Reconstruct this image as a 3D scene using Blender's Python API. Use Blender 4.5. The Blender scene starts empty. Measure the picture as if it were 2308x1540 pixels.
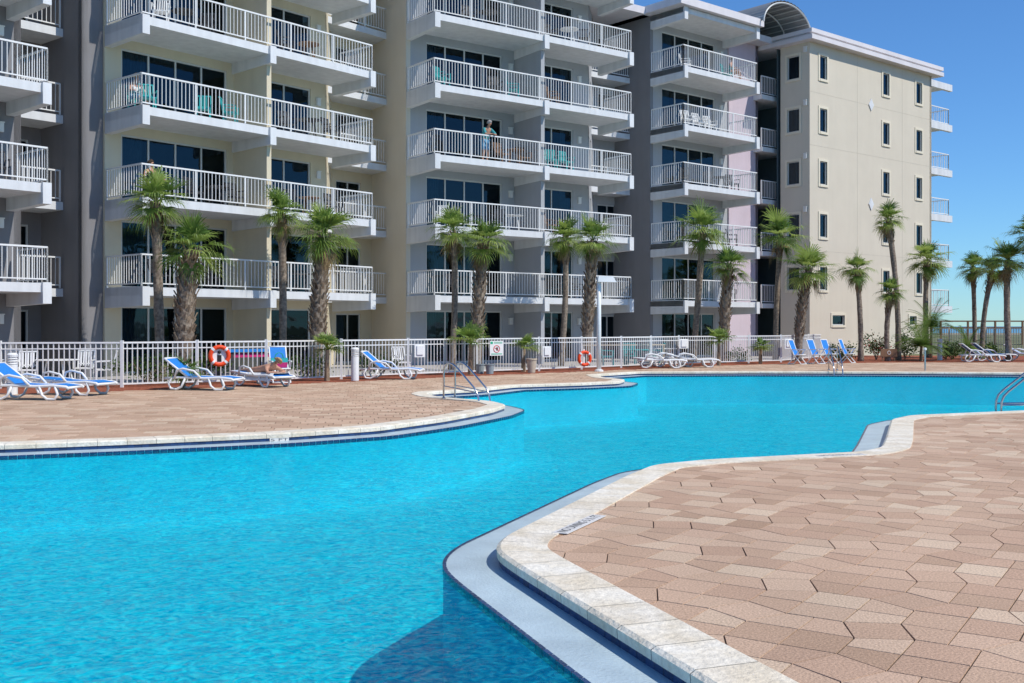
import bpy, bmesh, math, random
from mathutils import Vector, Matrix, geometry
random.seed(7)
R=math.radians
SC=bpy.context.scene
COL=SC.collection
F=2400.0; HY=735.0; CX=1154.0; CH=1.65
def G(px,py,z=0.0):
    Y=F*(CH-z)/(py-HY); return Vector(((px-CX)/F*Y,Y))
def W(px,Y): return (px-CX)/F*Y
# ------------------------------------------------------------------ materials
def nodes(name):
    m=bpy.data.materials.new(name); m.use_nodes=True
    nt=m.node_tree; nt.nodes.clear()
    return m,nt,nt.nodes.new('ShaderNodeOutputMaterial')
def mat(name,col,rough=.6,var=.08,scale=3.0,bump=0.0,bscale=40.0,metal=0.0,spec=.3,streak=0.0):
    m,nt,out=nodes(name); N=nt.nodes; Lk=nt.links.new
    p=N.new('ShaderNodeBsdfPrincipled'); Lk(p.outputs[0],out.inputs[0])
    p.inputs['Roughness'].default_value=rough; p.inputs['Metallic'].default_value=metal
    p.inputs['Specular IOR Level'].default_value=spec
    tc=N.new('ShaderNodeTexCoord')
    nz=N.new('ShaderNodeTexNoise'); nz.inputs['Scale'].default_value=scale; nz.inputs['Detail'].default_value=5
    Lk(tc.outputs['Object'],nz.inputs['Vector'])
    cr=N.new('ShaderNodeValToRGB'); cr.color_ramp.elements[0].position=.3; cr.color_ramp.elements[1].position=.7
    cr.color_ramp.elements[0].color=(*[c*(1-var) for c in col],1)
    cr.color_ramp.elements[1].color=(*[min(1,c*(1+var)) for c in col],1)
    Lk(nz.outputs['Fac'],cr.inputs[0])
    last=cr.outputs[0]
    if streak>0:
        mp=N.new('ShaderNodeMapping'); mp.inputs['Scale'].default_value=(2.2,2.2,.18); Lk(tc.outputs['Object'],mp.inputs[0])
        n2=N.new('ShaderNodeTexNoise'); n2.inputs['Scale'].default_value=1.5; n2.inputs['Detail'].default_value=6; Lk(mp.outputs[0],n2.inputs['Vector'])
        r2=N.new('ShaderNodeMapRange'); r2.inputs[1].default_value=.35; r2.inputs[2].default_value=.75; r2.inputs[3].default_value=1.0; r2.inputs[4].default_value=1-streak
        Lk(n2.outputs['Fac'],r2.inputs[0])
        mx=N.new('ShaderNodeMix'); mx.data_type='RGBA'; mx.blend_type='MULTIPLY'; mx.inputs[0].default_value=1
        Lk(last,mx.inputs[6]); Lk(r2.outputs[0],mx.inputs[7]); last=mx.outputs[2]
    Lk(last,p.inputs['Base Color'])
    if bump>0:
        b=N.new('ShaderNodeBump'); b.inputs['Strength'].default_value=bump; b.inputs['Distance'].default_value=.02
        n3=N.new('ShaderNodeTexNoise'); n3.inputs['Scale'].default_value=bscale; n3.inputs['Detail'].default_value=4
        Lk(tc.outputs['Object'],n3.inputs['Vector']); Lk(n3.outputs['Fac'],b.inputs['Height']); Lk(b.outputs[0],p.inputs['Normal'])
    return m
def ramp_mat(name,cols,rough=.8,nscale=30,nvar=.15,bump=.3,attr='rnd',spec=.2,trans=0.0,bscale=None,stain=0.0,bdist=.006,pits=0.0):
    m,nt,out=nodes(name); N=nt.nodes; Lk=nt.links.new
    p=N.new('ShaderNodeBsdfPrincipled'); p.inputs['Roughness'].default_value=rough; p.inputs['Specular IOR Level'].default_value=spec
    at=N.new('ShaderNodeAttribute'); at.attribute_name=attr
    cr=N.new('ShaderNodeValToRGB'); e=cr.color_ramp.elements
    while len(e)<len(cols): e.new(.5)
    for i,c in enumerate(cols): e[i].position=i/(len(cols)-1); e[i].color=(*c,1)
    Lk(at.outputs['Fac'],cr.inputs[0])
    tc=N.new('ShaderNodeTexCoord'); nz=N.new('ShaderNodeTexNoise'); nz.inputs['Scale'].default_value=nscale; nz.inputs['Detail'].default_value=4
    Lk(tc.outputs['Object'],nz.inputs['Vector'])
    mr=N.new('ShaderNodeMapRange'); mr.inputs[1].default_value=.3; mr.inputs[2].default_value=.7; mr.inputs[3].default_value=1-nvar; mr.inputs[4].default_value=1+nvar
    Lk(nz.outputs['Fac'],mr.inputs[0])
    mx=N.new('ShaderNodeMix'); mx.data_type='RGBA'; mx.blend_type='MULTIPLY'; mx.inputs[0].default_value=1
    Lk(cr.outputs[0],mx.inputs[6]); Lk(mr.outputs[0],mx.inputs[7]); last=mx.outputs[2]
    if stain>0:
        n4=N.new('ShaderNodeTexNoise'); n4.inputs['Scale'].default_value=.45 if not pits else 3.0; n4.inputs['Detail'].default_value=6; Lk(tc.outputs['Object'],n4.inputs['Vector'])
        r4=N.new('ShaderNodeValToRGB'); q=r4.color_ramp.elements; q[0].position=.38; q[1].position=.62
        s=stain
        q[0].color=(1-s*.7,1-s,1-s*1.5,1) if pits else (1-s,1-s,1-s,1); q[1].color=(1+s*.3,1+s*.3,1+s*.3,1)
        Lk(n4.outputs['Fac'],r4.inputs[0])
        m4=N.new('ShaderNodeMix'); m4.data_type='RGBA'; m4.blend_type='MULTIPLY'; m4.inputs[0].default_value=1
        Lk(last,m4.inputs[6]); Lk(r4.outputs[0],m4.inputs[7]); last=m4.outputs[2]
    Lk(last,p.inputs['Base Color'])
    if bump>0:
        b=N.new('ShaderNodeBump'); b.inputs['Strength'].default_value=bump; b.inputs['Distance'].default_value=bdist
        src=nz
        if bscale:
            src=N.new('ShaderNodeTexNoise'); src.inputs['Scale'].default_value=bscale; src.inputs['Detail'].default_value=3; Lk(tc.outputs['Object'],src.inputs['Vector'])
        Lk(src.outputs['Fac'],b.inputs['Height']); Lk(b.outputs[0],p.inputs['Normal'])
    if trans>0:
        t=N.new('ShaderNodeBsdfTranslucent'); Lk(last,t.inputs[0]); ms=N.new('ShaderNodeMixShader'); ms.inputs[0].default_value=trans
        Lk(p.outputs[0],ms.inputs[1]); Lk(t.outputs[0],ms.inputs[2]); Lk(ms.outputs[0],out.inputs[0])
    else: Lk(p.outputs[0],out.inputs[0])
    return m
def glass_mat():
    m,nt,out=nodes('window glass'); N=nt.nodes; Lk=nt.links.new
    tr=N.new('ShaderNodeBsdfTransparent'); tr.inputs[0].default_value=(.30,.40,.45,1)
    gl=N.new('ShaderNodeBsdfGlossy'); gl.inputs['Roughness'].default_value=.02; gl.inputs[0].default_value=(.5,.75,.9,1)
    fr=N.new('ShaderNodeFresnel'); fr.inputs[0].default_value=1.5
    tc=N.new('ShaderNodeTexCoord'); nz=N.new('ShaderNodeTexNoise'); nz.inputs['Scale'].default_value=1.2; Lk(tc.outputs['Object'],nz.inputs['Vector'])
    b=N.new('ShaderNodeBump'); b.inputs['Strength'].default_value=.12; b.inputs['Distance'].default_value=.05; Lk(nz.outputs['Fac'],b.inputs['Height']); Lk(b.outputs[0],gl.inputs['Normal'])
    ms=N.new('ShaderNodeMixShader'); Lk(fr.outputs[0],ms.inputs[0]); Lk(tr.outputs[0],ms.inputs[1]); Lk(gl.outputs[0],ms.inputs[2]); Lk(ms.outputs[0],out.inputs[0])
    return m
def water_mat():
    m,nt,out=nodes('pool water'); N=nt.nodes; Lk=nt.links.new
    tc=N.new('ShaderNodeTexCoord')
    def nz(s,d,dist=0):
        n=N.new('ShaderNodeTexNoise'); n.inputs['Scale'].default_value=s; n.inputs['Detail'].default_value=d; n.inputs['Distortion'].default_value=dist; Lk(tc.outputs['Object'],n.inputs['Vector']); return n
    a=nz(1.3,3,.6); c=nz(7,4,1.2)
    ad=N.new('ShaderNodeMath'); ad.operation='MULTIPLY_ADD'; ad.inputs[1].default_value=.7; Lk(c.outputs['Fac'],ad.inputs[0]); Lk(a.outputs['Fac'],ad.inputs[2])
    b=N.new('ShaderNodeBump'); b.inputs['Strength'].default_value=1.0; b.inputs['Distance'].default_value=.13; Lk(ad.outputs[0],b.inputs['Height'])
    d=nz(8,6,2.8)
    tr=N.new('ShaderNodeBsdfTransparent')
    ct=N.new('ShaderNodeValToRGB'); ct.color_ramp.elements[0].position=.36; ct.color_ramp.elements[0].color=(.012,.64,.80,1); ct.color_ramp.elements[1].position=.66; ct.color_ramp.elements[1].color=(.16,1,1,1)
    Lk(d.outputs['Fac'],ct.inputs[0]); Lk(ct.outputs[0],tr.inputs[0])
    df=N.new('ShaderNodeBsdfDiffuse'); Lk(b.outputs[0],df.inputs['Normal'])
    cr=N.new('ShaderNodeValToRGB'); cr.color_ramp.elements[0].position=.46; cr.color_ramp.elements[0].color=(0,.20,.30,1); cr.color_ramp.elements[1].position=.68; cr.color_ramp.elements[1].color=(.04,.74,.78,1)  # light cyan flecks painted into the colour to stand for caustics
    Lk(d.outputs['Fac'],cr.inputs[0]); Lk(cr.outputs[0],df.inputs[0])
    m1=N.new('ShaderNodeMixShader'); m1.inputs[0].default_value=.17; Lk(tr.outputs[0],m1.inputs[1]); Lk(df.outputs[0],m1.inputs[2])
    gl=N.new('ShaderNodeBsdfGlossy'); gl.inputs['Roughness'].default_value=.07; Lk(b.outputs[0],gl.inputs['Normal'])
    fr=N.new('ShaderNodeFresnel'); fr.inputs[0].default_value=1.33; Lk(b.outputs[0],fr.inputs['Normal'])
    mu=N.new('ShaderNodeMath'); mu.operation='MULTIPLY'; mu.inputs[1].default_value=.34; Lk(fr.outputs[0],mu.inputs[0])
    m2=N.new('ShaderNodeMixShader'); Lk(mu.outputs[0],m2.inputs[0]); Lk(m1.outputs[0],m2.inputs[1]); Lk(gl.outputs[0],m2.inputs[2]); Lk(m2.outputs[0],out.inputs[0])
    return m
M={}
M['white']=mat('white paint',(.70,.71,.71),.5,.04,1.5,streak=.14)
M['whitem']=mat('white metal rail',(.76,.76,.74),.4,.03,8)
M['plastic']=mat('white resin',(.78,.78,.76),.4,.03,6)
M['yellow']=mat('pale yellow stucco',(.64,.565,.41),.85,.04,1.2,.25,60,streak=.05)
M['cream']=mat('cream stucco',(.62,.56,.45),.85,.03,.8,.2,60,streak=.03)
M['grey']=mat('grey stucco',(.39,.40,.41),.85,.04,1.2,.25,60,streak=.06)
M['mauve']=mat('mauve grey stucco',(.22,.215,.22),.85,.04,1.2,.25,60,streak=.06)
M['pink']=mat('lilac pink stucco',(.58,.49,.54),.85,.04,1.2,.25,60,streak=.05)
M['roof']=mat('lilac fascia',(.68,.65,.66),.7,.05,1.0,streak=.06)
M['vault']=mat('corrugated canopy metal',(.26,.27,.27),.5,.06,2.0)
M['dkgrey']=mat('dark teal grey wall',(.08,.115,.13),.8,.08,2)
M['frame']=mat('window frame',(.55,.56,.54),.45,.03,5)
M['glass']=glass_mat()
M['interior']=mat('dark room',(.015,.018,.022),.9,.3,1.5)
M['curtain']=mat('curtain cloth',(.12,.17,.20),.9,.15,3)
M['surround']=mat('window surround',(.70,.64,.50),.8,.03,2)
M['lamp']=mat('wall lamp',(.7,.7,.66),.5,.02,4)
M['steel']=mat('brushed steel',(.55,.56,.57),.22,.05,6,metal=1.0)
M['blue']=mat('blue sling',(.02,.20,.58),.7,.08,20,.2,200)
M['teal']=mat('teal resin',(.03,.36,.36),.5,.05,5)
M['dark']=mat('dark metal',(.045,.045,.05),.5,.1,5)
M['brown']=mat('brown wood',(.20,.11,.06),.6,.15,6)
M['magenta']=mat('magenta cushion',(.5,.03,.16),.7,.1,6)
M['skin']=mat('skin',(.50,.27,.18),.6,.05,10)
M['orange']=mat('orange ring',(.80,.07,.015),.5,.05,6)
M['red']=mat('red print',(.65,.02,.03),.5,.03,6)
M['green']=mat('green print',(.02,.40,.22),.5,.03,6)
M['black']=mat('black print',(.02,.02,.02),.6,.05,6)
M['ink']=mat('faded ink',(.10,.10,.10),.7,.2,30)
M['mulch']=mat('red mulch',(.27,.08,.04),.95,.55,14,1.0,30)
M['grass']=mat('lawn and dune',(.15,.16,.08),.95,.35,.6,.6,6)
M['walk']=mat('concrete path',(.42,.40,.37),.9,.08,1.5,.2,40)
M['sand']=mat('white sand',(.62,.58,.50),.95,.08,.5)
M['sea']=mat('sea',(.02,.12,.22),.2,.1,.1)
M['bucket']=mat('grey resin',(.28,.33,.34),.6,.05,5)
M['beige']=mat('beige pot',(.50,.43,.33),.7,.05,5)
M['hair_g']=mat('grey hair',(.35,.33,.31),.8,.2,40)
M['hair_b']=mat('blonde hair',(.42,.27,.12),.8,.25,40)
M['hair_d']=mat('dark hair',(.05,.03,.02),.8,.25,40)
M['tealcloth']=mat('teal shirt',(.05,.30,.32),.8,.1,15)
M['bluecloth']=mat('blue shorts',(.10,.28,.45),.8,.1,15)
M['blackcloth']=mat('black cloth',(.02,.02,.025),.8,.1,15)
M['whitecloth']=mat('white towel',(.75,.75,.74),.9,.05,20,.4,60)
M['plate']=mat('depth tile',(.66,.64,.60),.6,.06,12)
M['trunk']=ramp_mat('palm trunk bark',[(.16,.125,.095),(.27,.22,.17),(.20,.165,.13)],.95,12,.4,.9,bdist=.02)
M['boots']=ramp_mat('palm boots',[(.09,.06,.04),(.42,.33,.23),(.20,.14,.09),(.34,.25,.17)],.95,20,.35,.6)
M['frond']=ramp_mat('palm fronds',[(.09,.17,.035),(.22,.33,.06),(.38,.47,.12)],.5,6,.2,0,trans=.45,spec=.5)
M['deadfrond']=ramp_mat('dry fronds',[(.22,.15,.07),(.32,.24,.12)],.8,6,.2,0,trans=.2)
M['leaf']=ramp_mat('shrub leaves',[(.03,.07,.02),(.06,.12,.03),(.12,.18,.05)],.6,6,.2,0,trans=.25)
M['petal']=ramp_mat('red petals',[(.5,.02,.04),(.6,.1,.12)],.6,6,.1,0)
M['paver']=ramp_mat('clay pavers',[(.42,.275,.18),(.56,.385,.265),(.48,.32,.215),(.60,.43,.30),(.52,.345,.235),(.47,.31,.21),(.64,.49,.345),(.57,.39,.27)],.85,70,.26,.9,stain=.10)
M['joint']=mat('sand joints',(.085,.065,.05),.95,.3,8)
M['coping']=ramp_mat('travertine coping',[(.70,.64,.53),(.78,.73,.62),(.75,.68,.55)],.8,22,.13,1.0,bscale=38,stain=.14,bdist=.010,pits=1.0)
M['tile']=ramp_mat('blue pool tile',[(.012,.03,.09),(.02,.06,.17),(.015,.04,.12)],.25,10,.15,0,spec=.5)
M['grout']=mat('tile grout',(.03,.05,.10),.8,.1,10)
M['shelf']=mat('pale gutter plaster',(.46,.57,.61),.3,.12,3,.3,50)
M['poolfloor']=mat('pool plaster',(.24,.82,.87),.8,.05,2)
M['poolwall_shade']=mat('pool plaster with painted shade',(.09,.44,.60),.8,.05,2)  # pool plaster with shade painted in, so it blends with the shadowed floor
M['water']=water_mat()
# ------------------------------------------------------------------ mesh builder
class MB:
    def __init__(s): s.v=[]; s.f=[]; s.r=[]
    def add(s,vs,fs,r=None):
        o=len(s.v); s.v+= [tuple(v) for v in vs]
        for f in fs: s.f.append([o+i for i in f]); s.r.append(random.random() if r is None else r)
    def box(s,x0,x1,y0,y1,z0,z1,r=None):
        s.add([(x0,y0,z0),(x1,y0,z0),(x1,y1,z0),(x0,y1,z0),(x0,y0,z1),(x1,y0,z1),(x1,y1,z1),(x0,y1,z1)],
          [(0,3,2,1),(4,5,6,7),(0,1,5,4),(1,2,6,5),(2,3,7,6),(3,0,4,7)],r)
    def bar(s,a,b,w,h=None,r=None):
        a=Vector(a);b=Vector(b);h=h or w; d=(b-a)
        if d.length<1e-6: return
        d.normalize(); up=Vector((0,0,1)) if abs(d.z)<.95 else Vector((0,1,0))
        sd=d.cross(up).normalized(); u2=sd.cross(d)
        vs=[]
        for p in (a,b):
            for i,j in ((-1,-1),(1,-1),(1,1),(-1,1)): vs.append(p+sd*(i*w/2)+u2*(j*h/2))
        s.add(vs,[(0,3,2,1),(4,5,6,7),(0,1,5,4),(1,2,6,5),(2,3,7,6),(3,0,4,7)],r)
    def tube(s,pts,rad,seg=8,closed=False,caps=True,r=None):
        pts=[Vector(p) for p in pts]; n=len(pts)
        rads=rad if isinstance(rad,(list,tuple)) else [rad]*n
        vs=[];prev=None
        for i,p in enumerate(pts):
            if closed: d=pts[(i+1)%n]-pts[i-1]
            else: d=pts[min(i+1,n-1)]-pts[max(i-1,0)]
            d.normalize()
            if prev is None:
                up=Vector((0,0,1)) if abs(d.z)<.9 else Vector((1,0,0))
                a=d.cross(up).normalized()
            else:
                a=(prev-d*prev.dot(d)).normalized()
            prev=a; b=d.cross(a)
            for k in range(seg):
                t=2*math.pi*k/seg; vs.append(p+(a*math.cos(t)+b*math.sin(t))*rads[i])
        fs=[]
        m=n if closed else n-1
        for i in range(m):
            j=(i+1)%n
            for k in range(seg): fs.append((i*seg+k,i*seg+(k+1)%seg,j*seg+(k+1)%seg,j*seg+k))
        if not closed and caps: fs+= [tuple(range(seg-1,-1,-1)),tuple((n-1)*seg+k for k in range(seg))]
        s.add(vs,fs,r)
    def lathe(s,prof,cx=0,cy=0,seg=16,r=None):
        vs=[];fs=[];n=len(prof)
        for (rr,z) in prof:
            for k in range(seg):
                t=2*math.pi*k/seg; vs.append((cx+rr*math.cos(t),cy+rr*math.sin(t),z))
        for i in range(n-1):
            for k in range(seg): fs.append((i*seg+k,i*seg+(k+1)%seg,(i+1)*seg+(k+1)%seg,(i+1)*seg+k))
        fs+= [tuple(range(seg-1,-1,-1)),tuple((n-1)*seg+k for k in range(seg))]
        s.add(vs,fs,r)
    def mesh(s,name,m,smooth=False):
        me=bpy.data.meshes.new(name); me.from_pydata(s.v,[],s.f); me.update()
        at=me.attributes.new('rnd','FLOAT','FACE')
        at.data.foreach_set('value',s.r)
        if smooth: me.polygons.foreach_set('use_smooth',[True]*len(me.polygons))
        for mm in (m if isinstance(m,list) else [m]): me.materials.append(mm)
        return me
    def build(s,name,m,parent=None,smooth=False,loc=None,rz=0):
        return put(name,s.mesh(name,m,smooth),parent,loc,rz)
def put(name,me,parent=None,loc=None,rz=0):
    o=bpy.data.objects.new(name,me); COL.objects.link(o)
    if parent: o.parent=parent
    if loc is not None: o.location=loc
    o.rotation_euler=(0,0,rz)
    return o
def tag(o,label=None,cat=None,group=None,kind=None):
    if label: o['label']=label
    if cat: o['category']=cat
    if group: o['group']=group
    if kind: o['kind']=kind
    return o
def empty(name,loc,rz=0,**k):
    o=bpy.data.objects.new(name,None); COL.objects.link(o); o.location=loc; o.rotation_euler=(0,0,rz); o.empty_display_size=.2
    tag(o,**k); return o
def ngon(name,loops,z,m,kind='structure'):
    vs3=[[Vector((p[0],p[1],0)) for p in l] for l in loops]
    tris=geometry.tessellate_polygon(vs3)
    flat=[p for l in vs3 for p in l]
    mb=MB(); fs=[]
    for t in tris:
        a,b,c=[flat[i] for i in t]
        if (b-a).cross(c-a).z<0: t=(t[0],t[2],t[1])
        fs.append(t)
    mb.add([(p.x,p.y,z) for p in flat],fs,.5)
    o=mb.build(name,m); tag(o,kind=kind); return o
# ------------------------------------------------------------------ pool outline
near_px=[(1510,1489),(1150,1268),(1113,1240),(1130,1212),(1180,1187),(1410,1073),(1470,1049),(1590,1037),(1940,1019),(1985,1009),(1995,990),(2008,946),(2050,937),(2308,926)]
far_px=[(2308,841),(2000,839),(1700,838),(1440,839),(1345,845),(1360,851),(1410,856),(1395,861),(1300,865),(1160,869),(1070,879),(975,884),(960,888),(985,894),(1110,905),(1142,913),(1110,924),(1000,944),(850,964),(640,978),(300,993),(0,1004)]
pts=[Vector((2.75,.0)),Vector((1.9,2.2))]+[G(*p) for p in near_px]+[Vector((20,22)),Vector((23,24)),Vector((24,36)),Vector((21,38.2))]+[G(*p) for p in far_px]+[Vector((-12,14.3)),Vector((-16,12)),Vector((-16,-4)),Vector((2.5,-5))]
def chaikin(p,lim):
    for L_ in lim:
        q=[]
        for i in range(len(p)):
            a=p[i];b=p[(i+1)%len(p)]
            d=(b-a).length; t=min(.25,L_/d) if d>0 else .25
            q.append(a.lerp(b,t)); q.append(a.lerp(b,1-t))
        p=q
    return p
def resample(p,step):
    p=p+[p[0]]; L=[0]
    for i in range(1,len(p)): L.append(L[-1]+(p[i]-p[i-1]).length)
    n=int(L[-1]/step); out=[]; j=0
    for k in range(n):
        s=L[-1]*k/n
        while L[j+1]<s: j+=1
        t=(s-L[j])/max(1e-9,L[j+1]-L[j]); out.append(p[j].lerp(p[j+1],t))
    return out
P=resample(chaikin(pts,(.12,.06,.03)),.10)
n=len(P); n-=n%4; P=P[:n]
area=sum(P[i].x*P[(i+1)%n].y-P[(i+1)%n].x*P[i].y for i in range(n))
sg=1 if area>0 else -1
NR=[]
for i in range(n):
    d=(P[(i+2)%n]-P[i-2]).normalized(); NR.append(Vector((d.y,-d.x))*sg)
def off(t): return [P[i]+NR[i]*t for i in range(n)]
def strip(mb,A,za,B,zb,per=1,gap=0.0,cond=None):
    for i in range(0,n,per):
        r=random.random()
        if cond and not cond(A[i]): continue
        for k in range(per):
            i0=(i+k)%n; i1=(i+k+1)%n
            a0,a1,b0,b1=A[i0],A[i1],B[i0],B[i1]
            if gap and k==0: a0=a0.lerp(a1,gap); b0=b0.lerp(b1,gap)
            if gap and k==per-1: a1=a1.lerp(A[i0],gap); b1=b1.lerp(B[i0],gap)
            vs=[(a0.x,a0.y,za),(a1.x,a1.y,za),(b1.x,b1.y,zb),(b0.x,b0.y,zb)]
            mb.add(vs,[(0,1,2,3)],r)
CW=.38
mb=MB()
random.seed(3); strip(mb,off(CW),.012,off(.03),.012,4,.028)
random.seed(3); strip(mb,off(.03),.012,off(0.0),-.006,4,.028)
random.seed(3); strip(mb,off(0.0),-.006,off(.004),-.06,4,.028)
random.seed(3); strip(mb,off(CW),.012,off(CW),-.01,4,.028)
tag(mb.build('pool_coping',M['coping']),kind='structure')
mb=MB(); strip(mb,off(.018),-.05,off(.018),-.13,1,.02); strip(mb,off(-.40),-.104,off(-.372),-.104,1,.03); strip(mb,off(-.40),-.104,off(-.40),-.16,1,.03)
tag(mb.build('pool_tile_band',M['tile']),kind='structure')
mb=MB(); strip(mb,off(.024),-.004,off(.024),-.14)
tag(mb.build('tile_backing_wall',M['grout']),kind='structure')
mb=MB(); strip(mb,off(.022),-.109,off(-.398),-.109)
strip(mb,off(CW-.02),.005,off(.02),.005)
tag(mb.build('pool_gutter_shelf',M['shelf']),kind='structure')
ZF=-1.12
nearc=lambda p:(p.y<12.5 and p.x>-1.5)  # near stretch of wall that takes the darker plaster with painted shade
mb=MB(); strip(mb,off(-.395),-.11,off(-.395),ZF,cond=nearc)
tag(mb.build('near_pool_wall',M['poolwall_shade']),kind='structure')
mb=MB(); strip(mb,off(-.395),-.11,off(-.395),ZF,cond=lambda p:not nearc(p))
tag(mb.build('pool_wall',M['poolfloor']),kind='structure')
ngon('pool_floor',[off(.0)[::2]],ZF,M['poolfloor'])
ngon('water',[off(.01)[::2]],-.122,M['water'])
fpx=[(-120,28.0),(0,28.2),(275,28.7),(600,31.2),(920,35),(1215,39),(1400,42),(1530,45),(1760,48.5),(1850,55)]
FP=[Vector((W(a,b),b)) for a,b in fpx]
deck=[(-22,-8),(26,-8),(40,20),(40,49.0)]+[(W(2308,48.3),48.3),(W(2000,48),48),(W(1870,47.0),47.0),(W(1760,46.2),46.2)]+[(p.x+1.0,p.y-1.0) for p in reversed(FP[3:8])]+[(-8.8,27.7),(-11.5,26.0),(-22,25.6)]
HOLE=off(.2)[::2]
ngon('joint_sand',[deck,HOLE],-.009,M['joint'])
g=ngon('ground',[[(-300,-60),(600,-60),(600,260),(-300,260)],HOLE],-.06,M['grass'])
mulch=[(-22,25.6),(-11.5,26.0),(-8.8,27.7)]+[(p.x+1.0,p.y-1.0) for p in FP[3:8]]+[(W(1760,46.2),46.2),(W(1870,47.0),47.0),(W(2000,48),48),(W(2308,48.3),48.3),(40,49.0),(42,58),(17,60),(14,52)]+[(p.x-.9,p.y+.9) for p in reversed(FP[2:8])]+[(-13,29.4),(-22,29.4)]
ngon('mulch_bed',[mulch],-.004,M['mulch'])
ngon('path',[[(-26,29.3),(-13,29.4)]+[(p.x-.8,p.y+.8) for p in FP[2:8]]+[(14,52),(17,60),(-2,62),(-26,42)]],-.034,M['walk'])
def inside(pt,poly):
    x,y=pt; c=False; j=len(poly)-1
    for i in range(len(poly)):
        xi,yi=poly[i][0],poly[i][1]; xj,yj=poly[j][0],poly[j][1]
        if (yi>y)!=(yj>y) and x<(xj-xi)*(y-yi)/(yj-yi)+xi: c=not c
        j=i
    return c
HOLE2=[(p.x,p.y) for p in off(.20)[::3]]
def paver(mb,q,gap,bev=.006):
    c=sum(q,Vector((0,0)))/len(q)
    if not inside(c,deck) or inside(c,HOLE2): return
    k=len(q); top=[];bot=[]
    for p in q:
        d=(p-c); L=d.length; bot.append(p-d*(gap/L)); top.append(p-d*((gap+bev)/L))
    dz=random.uniform(-.0008,.0008)
    vs=[(p.x,p.y,dz) for p in top]+[(p.x,p.y,-.007) for p in bot]
    rr=random.random(); fs=[tuple(range(k))]+[(i,k+i,k+(i+1)%k,(i+1)%k) for i in range(k)]
    mb.add(vs,fs,rr)
mb=MB()
ca,sa=math.cos(R(-33)),math.sin(R(-33))
def rot(x,y): return Vector((x*ca-y*sa,x*sa+y*ca))
S_=.74; q_=.155
ct,st=math.cos(R(26)),math.sin(R(26))
def sqv(i,j,k):
    o=[(-1,-1),(1,-1),(1,1),(-1,1)][k]; s=1 if (i+j)%2==0 else -1
    x=(o[0]*ct-o[1]*st*s)*q_; y=(o[0]*st*s+o[1]*ct)*q_
    return rot(i*S_+x,j*S_+y)
for i in range(-28,36):
    for j in range(-8,54):
        c=rot(i*S_,j*S_)
        if c.x<-1.4 or c.y>25.6 or c.y<2.6 or c.x>17 or c.x>.58*c.y+1.4: continue
        if c.y>22 and c.x<3: continue
        A=[sqv(i,j,k) for k in range(4)]; B=[sqv(i+1,j,k) for k in range(4)]; C=[sqv(i,j+1,k) for k in range(4)]; D=[sqv(i+1,j+1,k) for k in range(4)]
        g_=.0055; e_=.0025
        paver(mb,A,g_,e_)
        m1=A[1].lerp(B[0],.5); m2=A[2].lerp(B[3],.5)
        paver(mb,[A[1],m1,m2,A[2]],g_,e_); paver(mb,[m1,B[0],B[3],m2],g_,e_)
        n1=A[3].lerp(C[0],.5); n2=A[2].lerp(C[1],.5)
        paver(mb,[A[3],A[2],n2,n1],g_,e_); paver(mb,[n1,n2,C[1],C[0]],g_,e_)
        m3=C[1].lerp(D[0],.5)
        if (i+j)%2==0: paver(mb,[A[2],m2,m3,C[1]],g_,e_); paver(mb,[m2,B[3],D[0],m3],g_,e_)
        else:
            e1=n2; e2=B[3].lerp(D[0],.5); paver(mb,[A[2],B[3],e2,e1],g_,e_); paver(mb,[e1,e2,D[0],C[1]],g_,e_)
ca,sa=math.cos(R(8)),math.sin(R(8))
bw,bh=.42,.27
for j in range(20,200):
    xo=(j%2)*bw/2+(j%5)*.07
    for i in range(-80,105):
        x0=i*bw+xo; y0=j*bh
        w=bw
        c=rot(x0+bw/2,y0+bh/2)
        if c.y<12.5 or abs(c.x)>.56*c.y+2: continue
        if c.x>3.0 and c.y<25.6: continue
        if c.x>-1.0 and c.y<22: continue
        if (i+j*3)%7==0:
            paver(mb,[rot(x0,y0),rot(x0+w/2,y0),rot(x0+w/2,y0+bh),rot(x0,y0+bh)],.007); paver(mb,[rot(x0+w/2,y0),rot(x0+w,y0),rot(x0+w,y0+bh),rot(x0+w/2,y0+bh)],.007)
        else: paver(mb,[rot(x0,y0),rot(x0+w,y0),rot(x0+w,y0+bh),rot(x0,y0+bh)],.007)
tag(mb.build('pool_deck',M['paver']),kind='structure')
mb=MB()
def dune_h(x,y): return 1.4*max(0,1-abs(y-92)/28)*(.75+.25*math.sin(x*.13)+.12*math.sin(x*.37+y*.2))
nx,ny=60,14
vs=[];fs=[]
for j in range(ny+1):
    for i in range(nx+1):
        x=26+i*3.2;y=64+j*4.2; vs.append((x,y,dune_h(x,y)-.05))
for j in range(ny):
    for i in range(nx): a=j*(nx+1)+i; fs.append((a,a+1,a+nx+2,a+nx+1))
mb.add(vs,fs,.5); tag(mb.build('dunes',M['grass'],smooth=True),kind='structure')
ngon('sea',[[(-3000,300),(6000,260),(6000,6000),(-3000,6000)]],-.5,M['sea'])
ngon('far_ground',[[(-3000,-3000),(6000,-3000),(6000,6000),(-3000,6000)]],-2.2,M['sand'])
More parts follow.
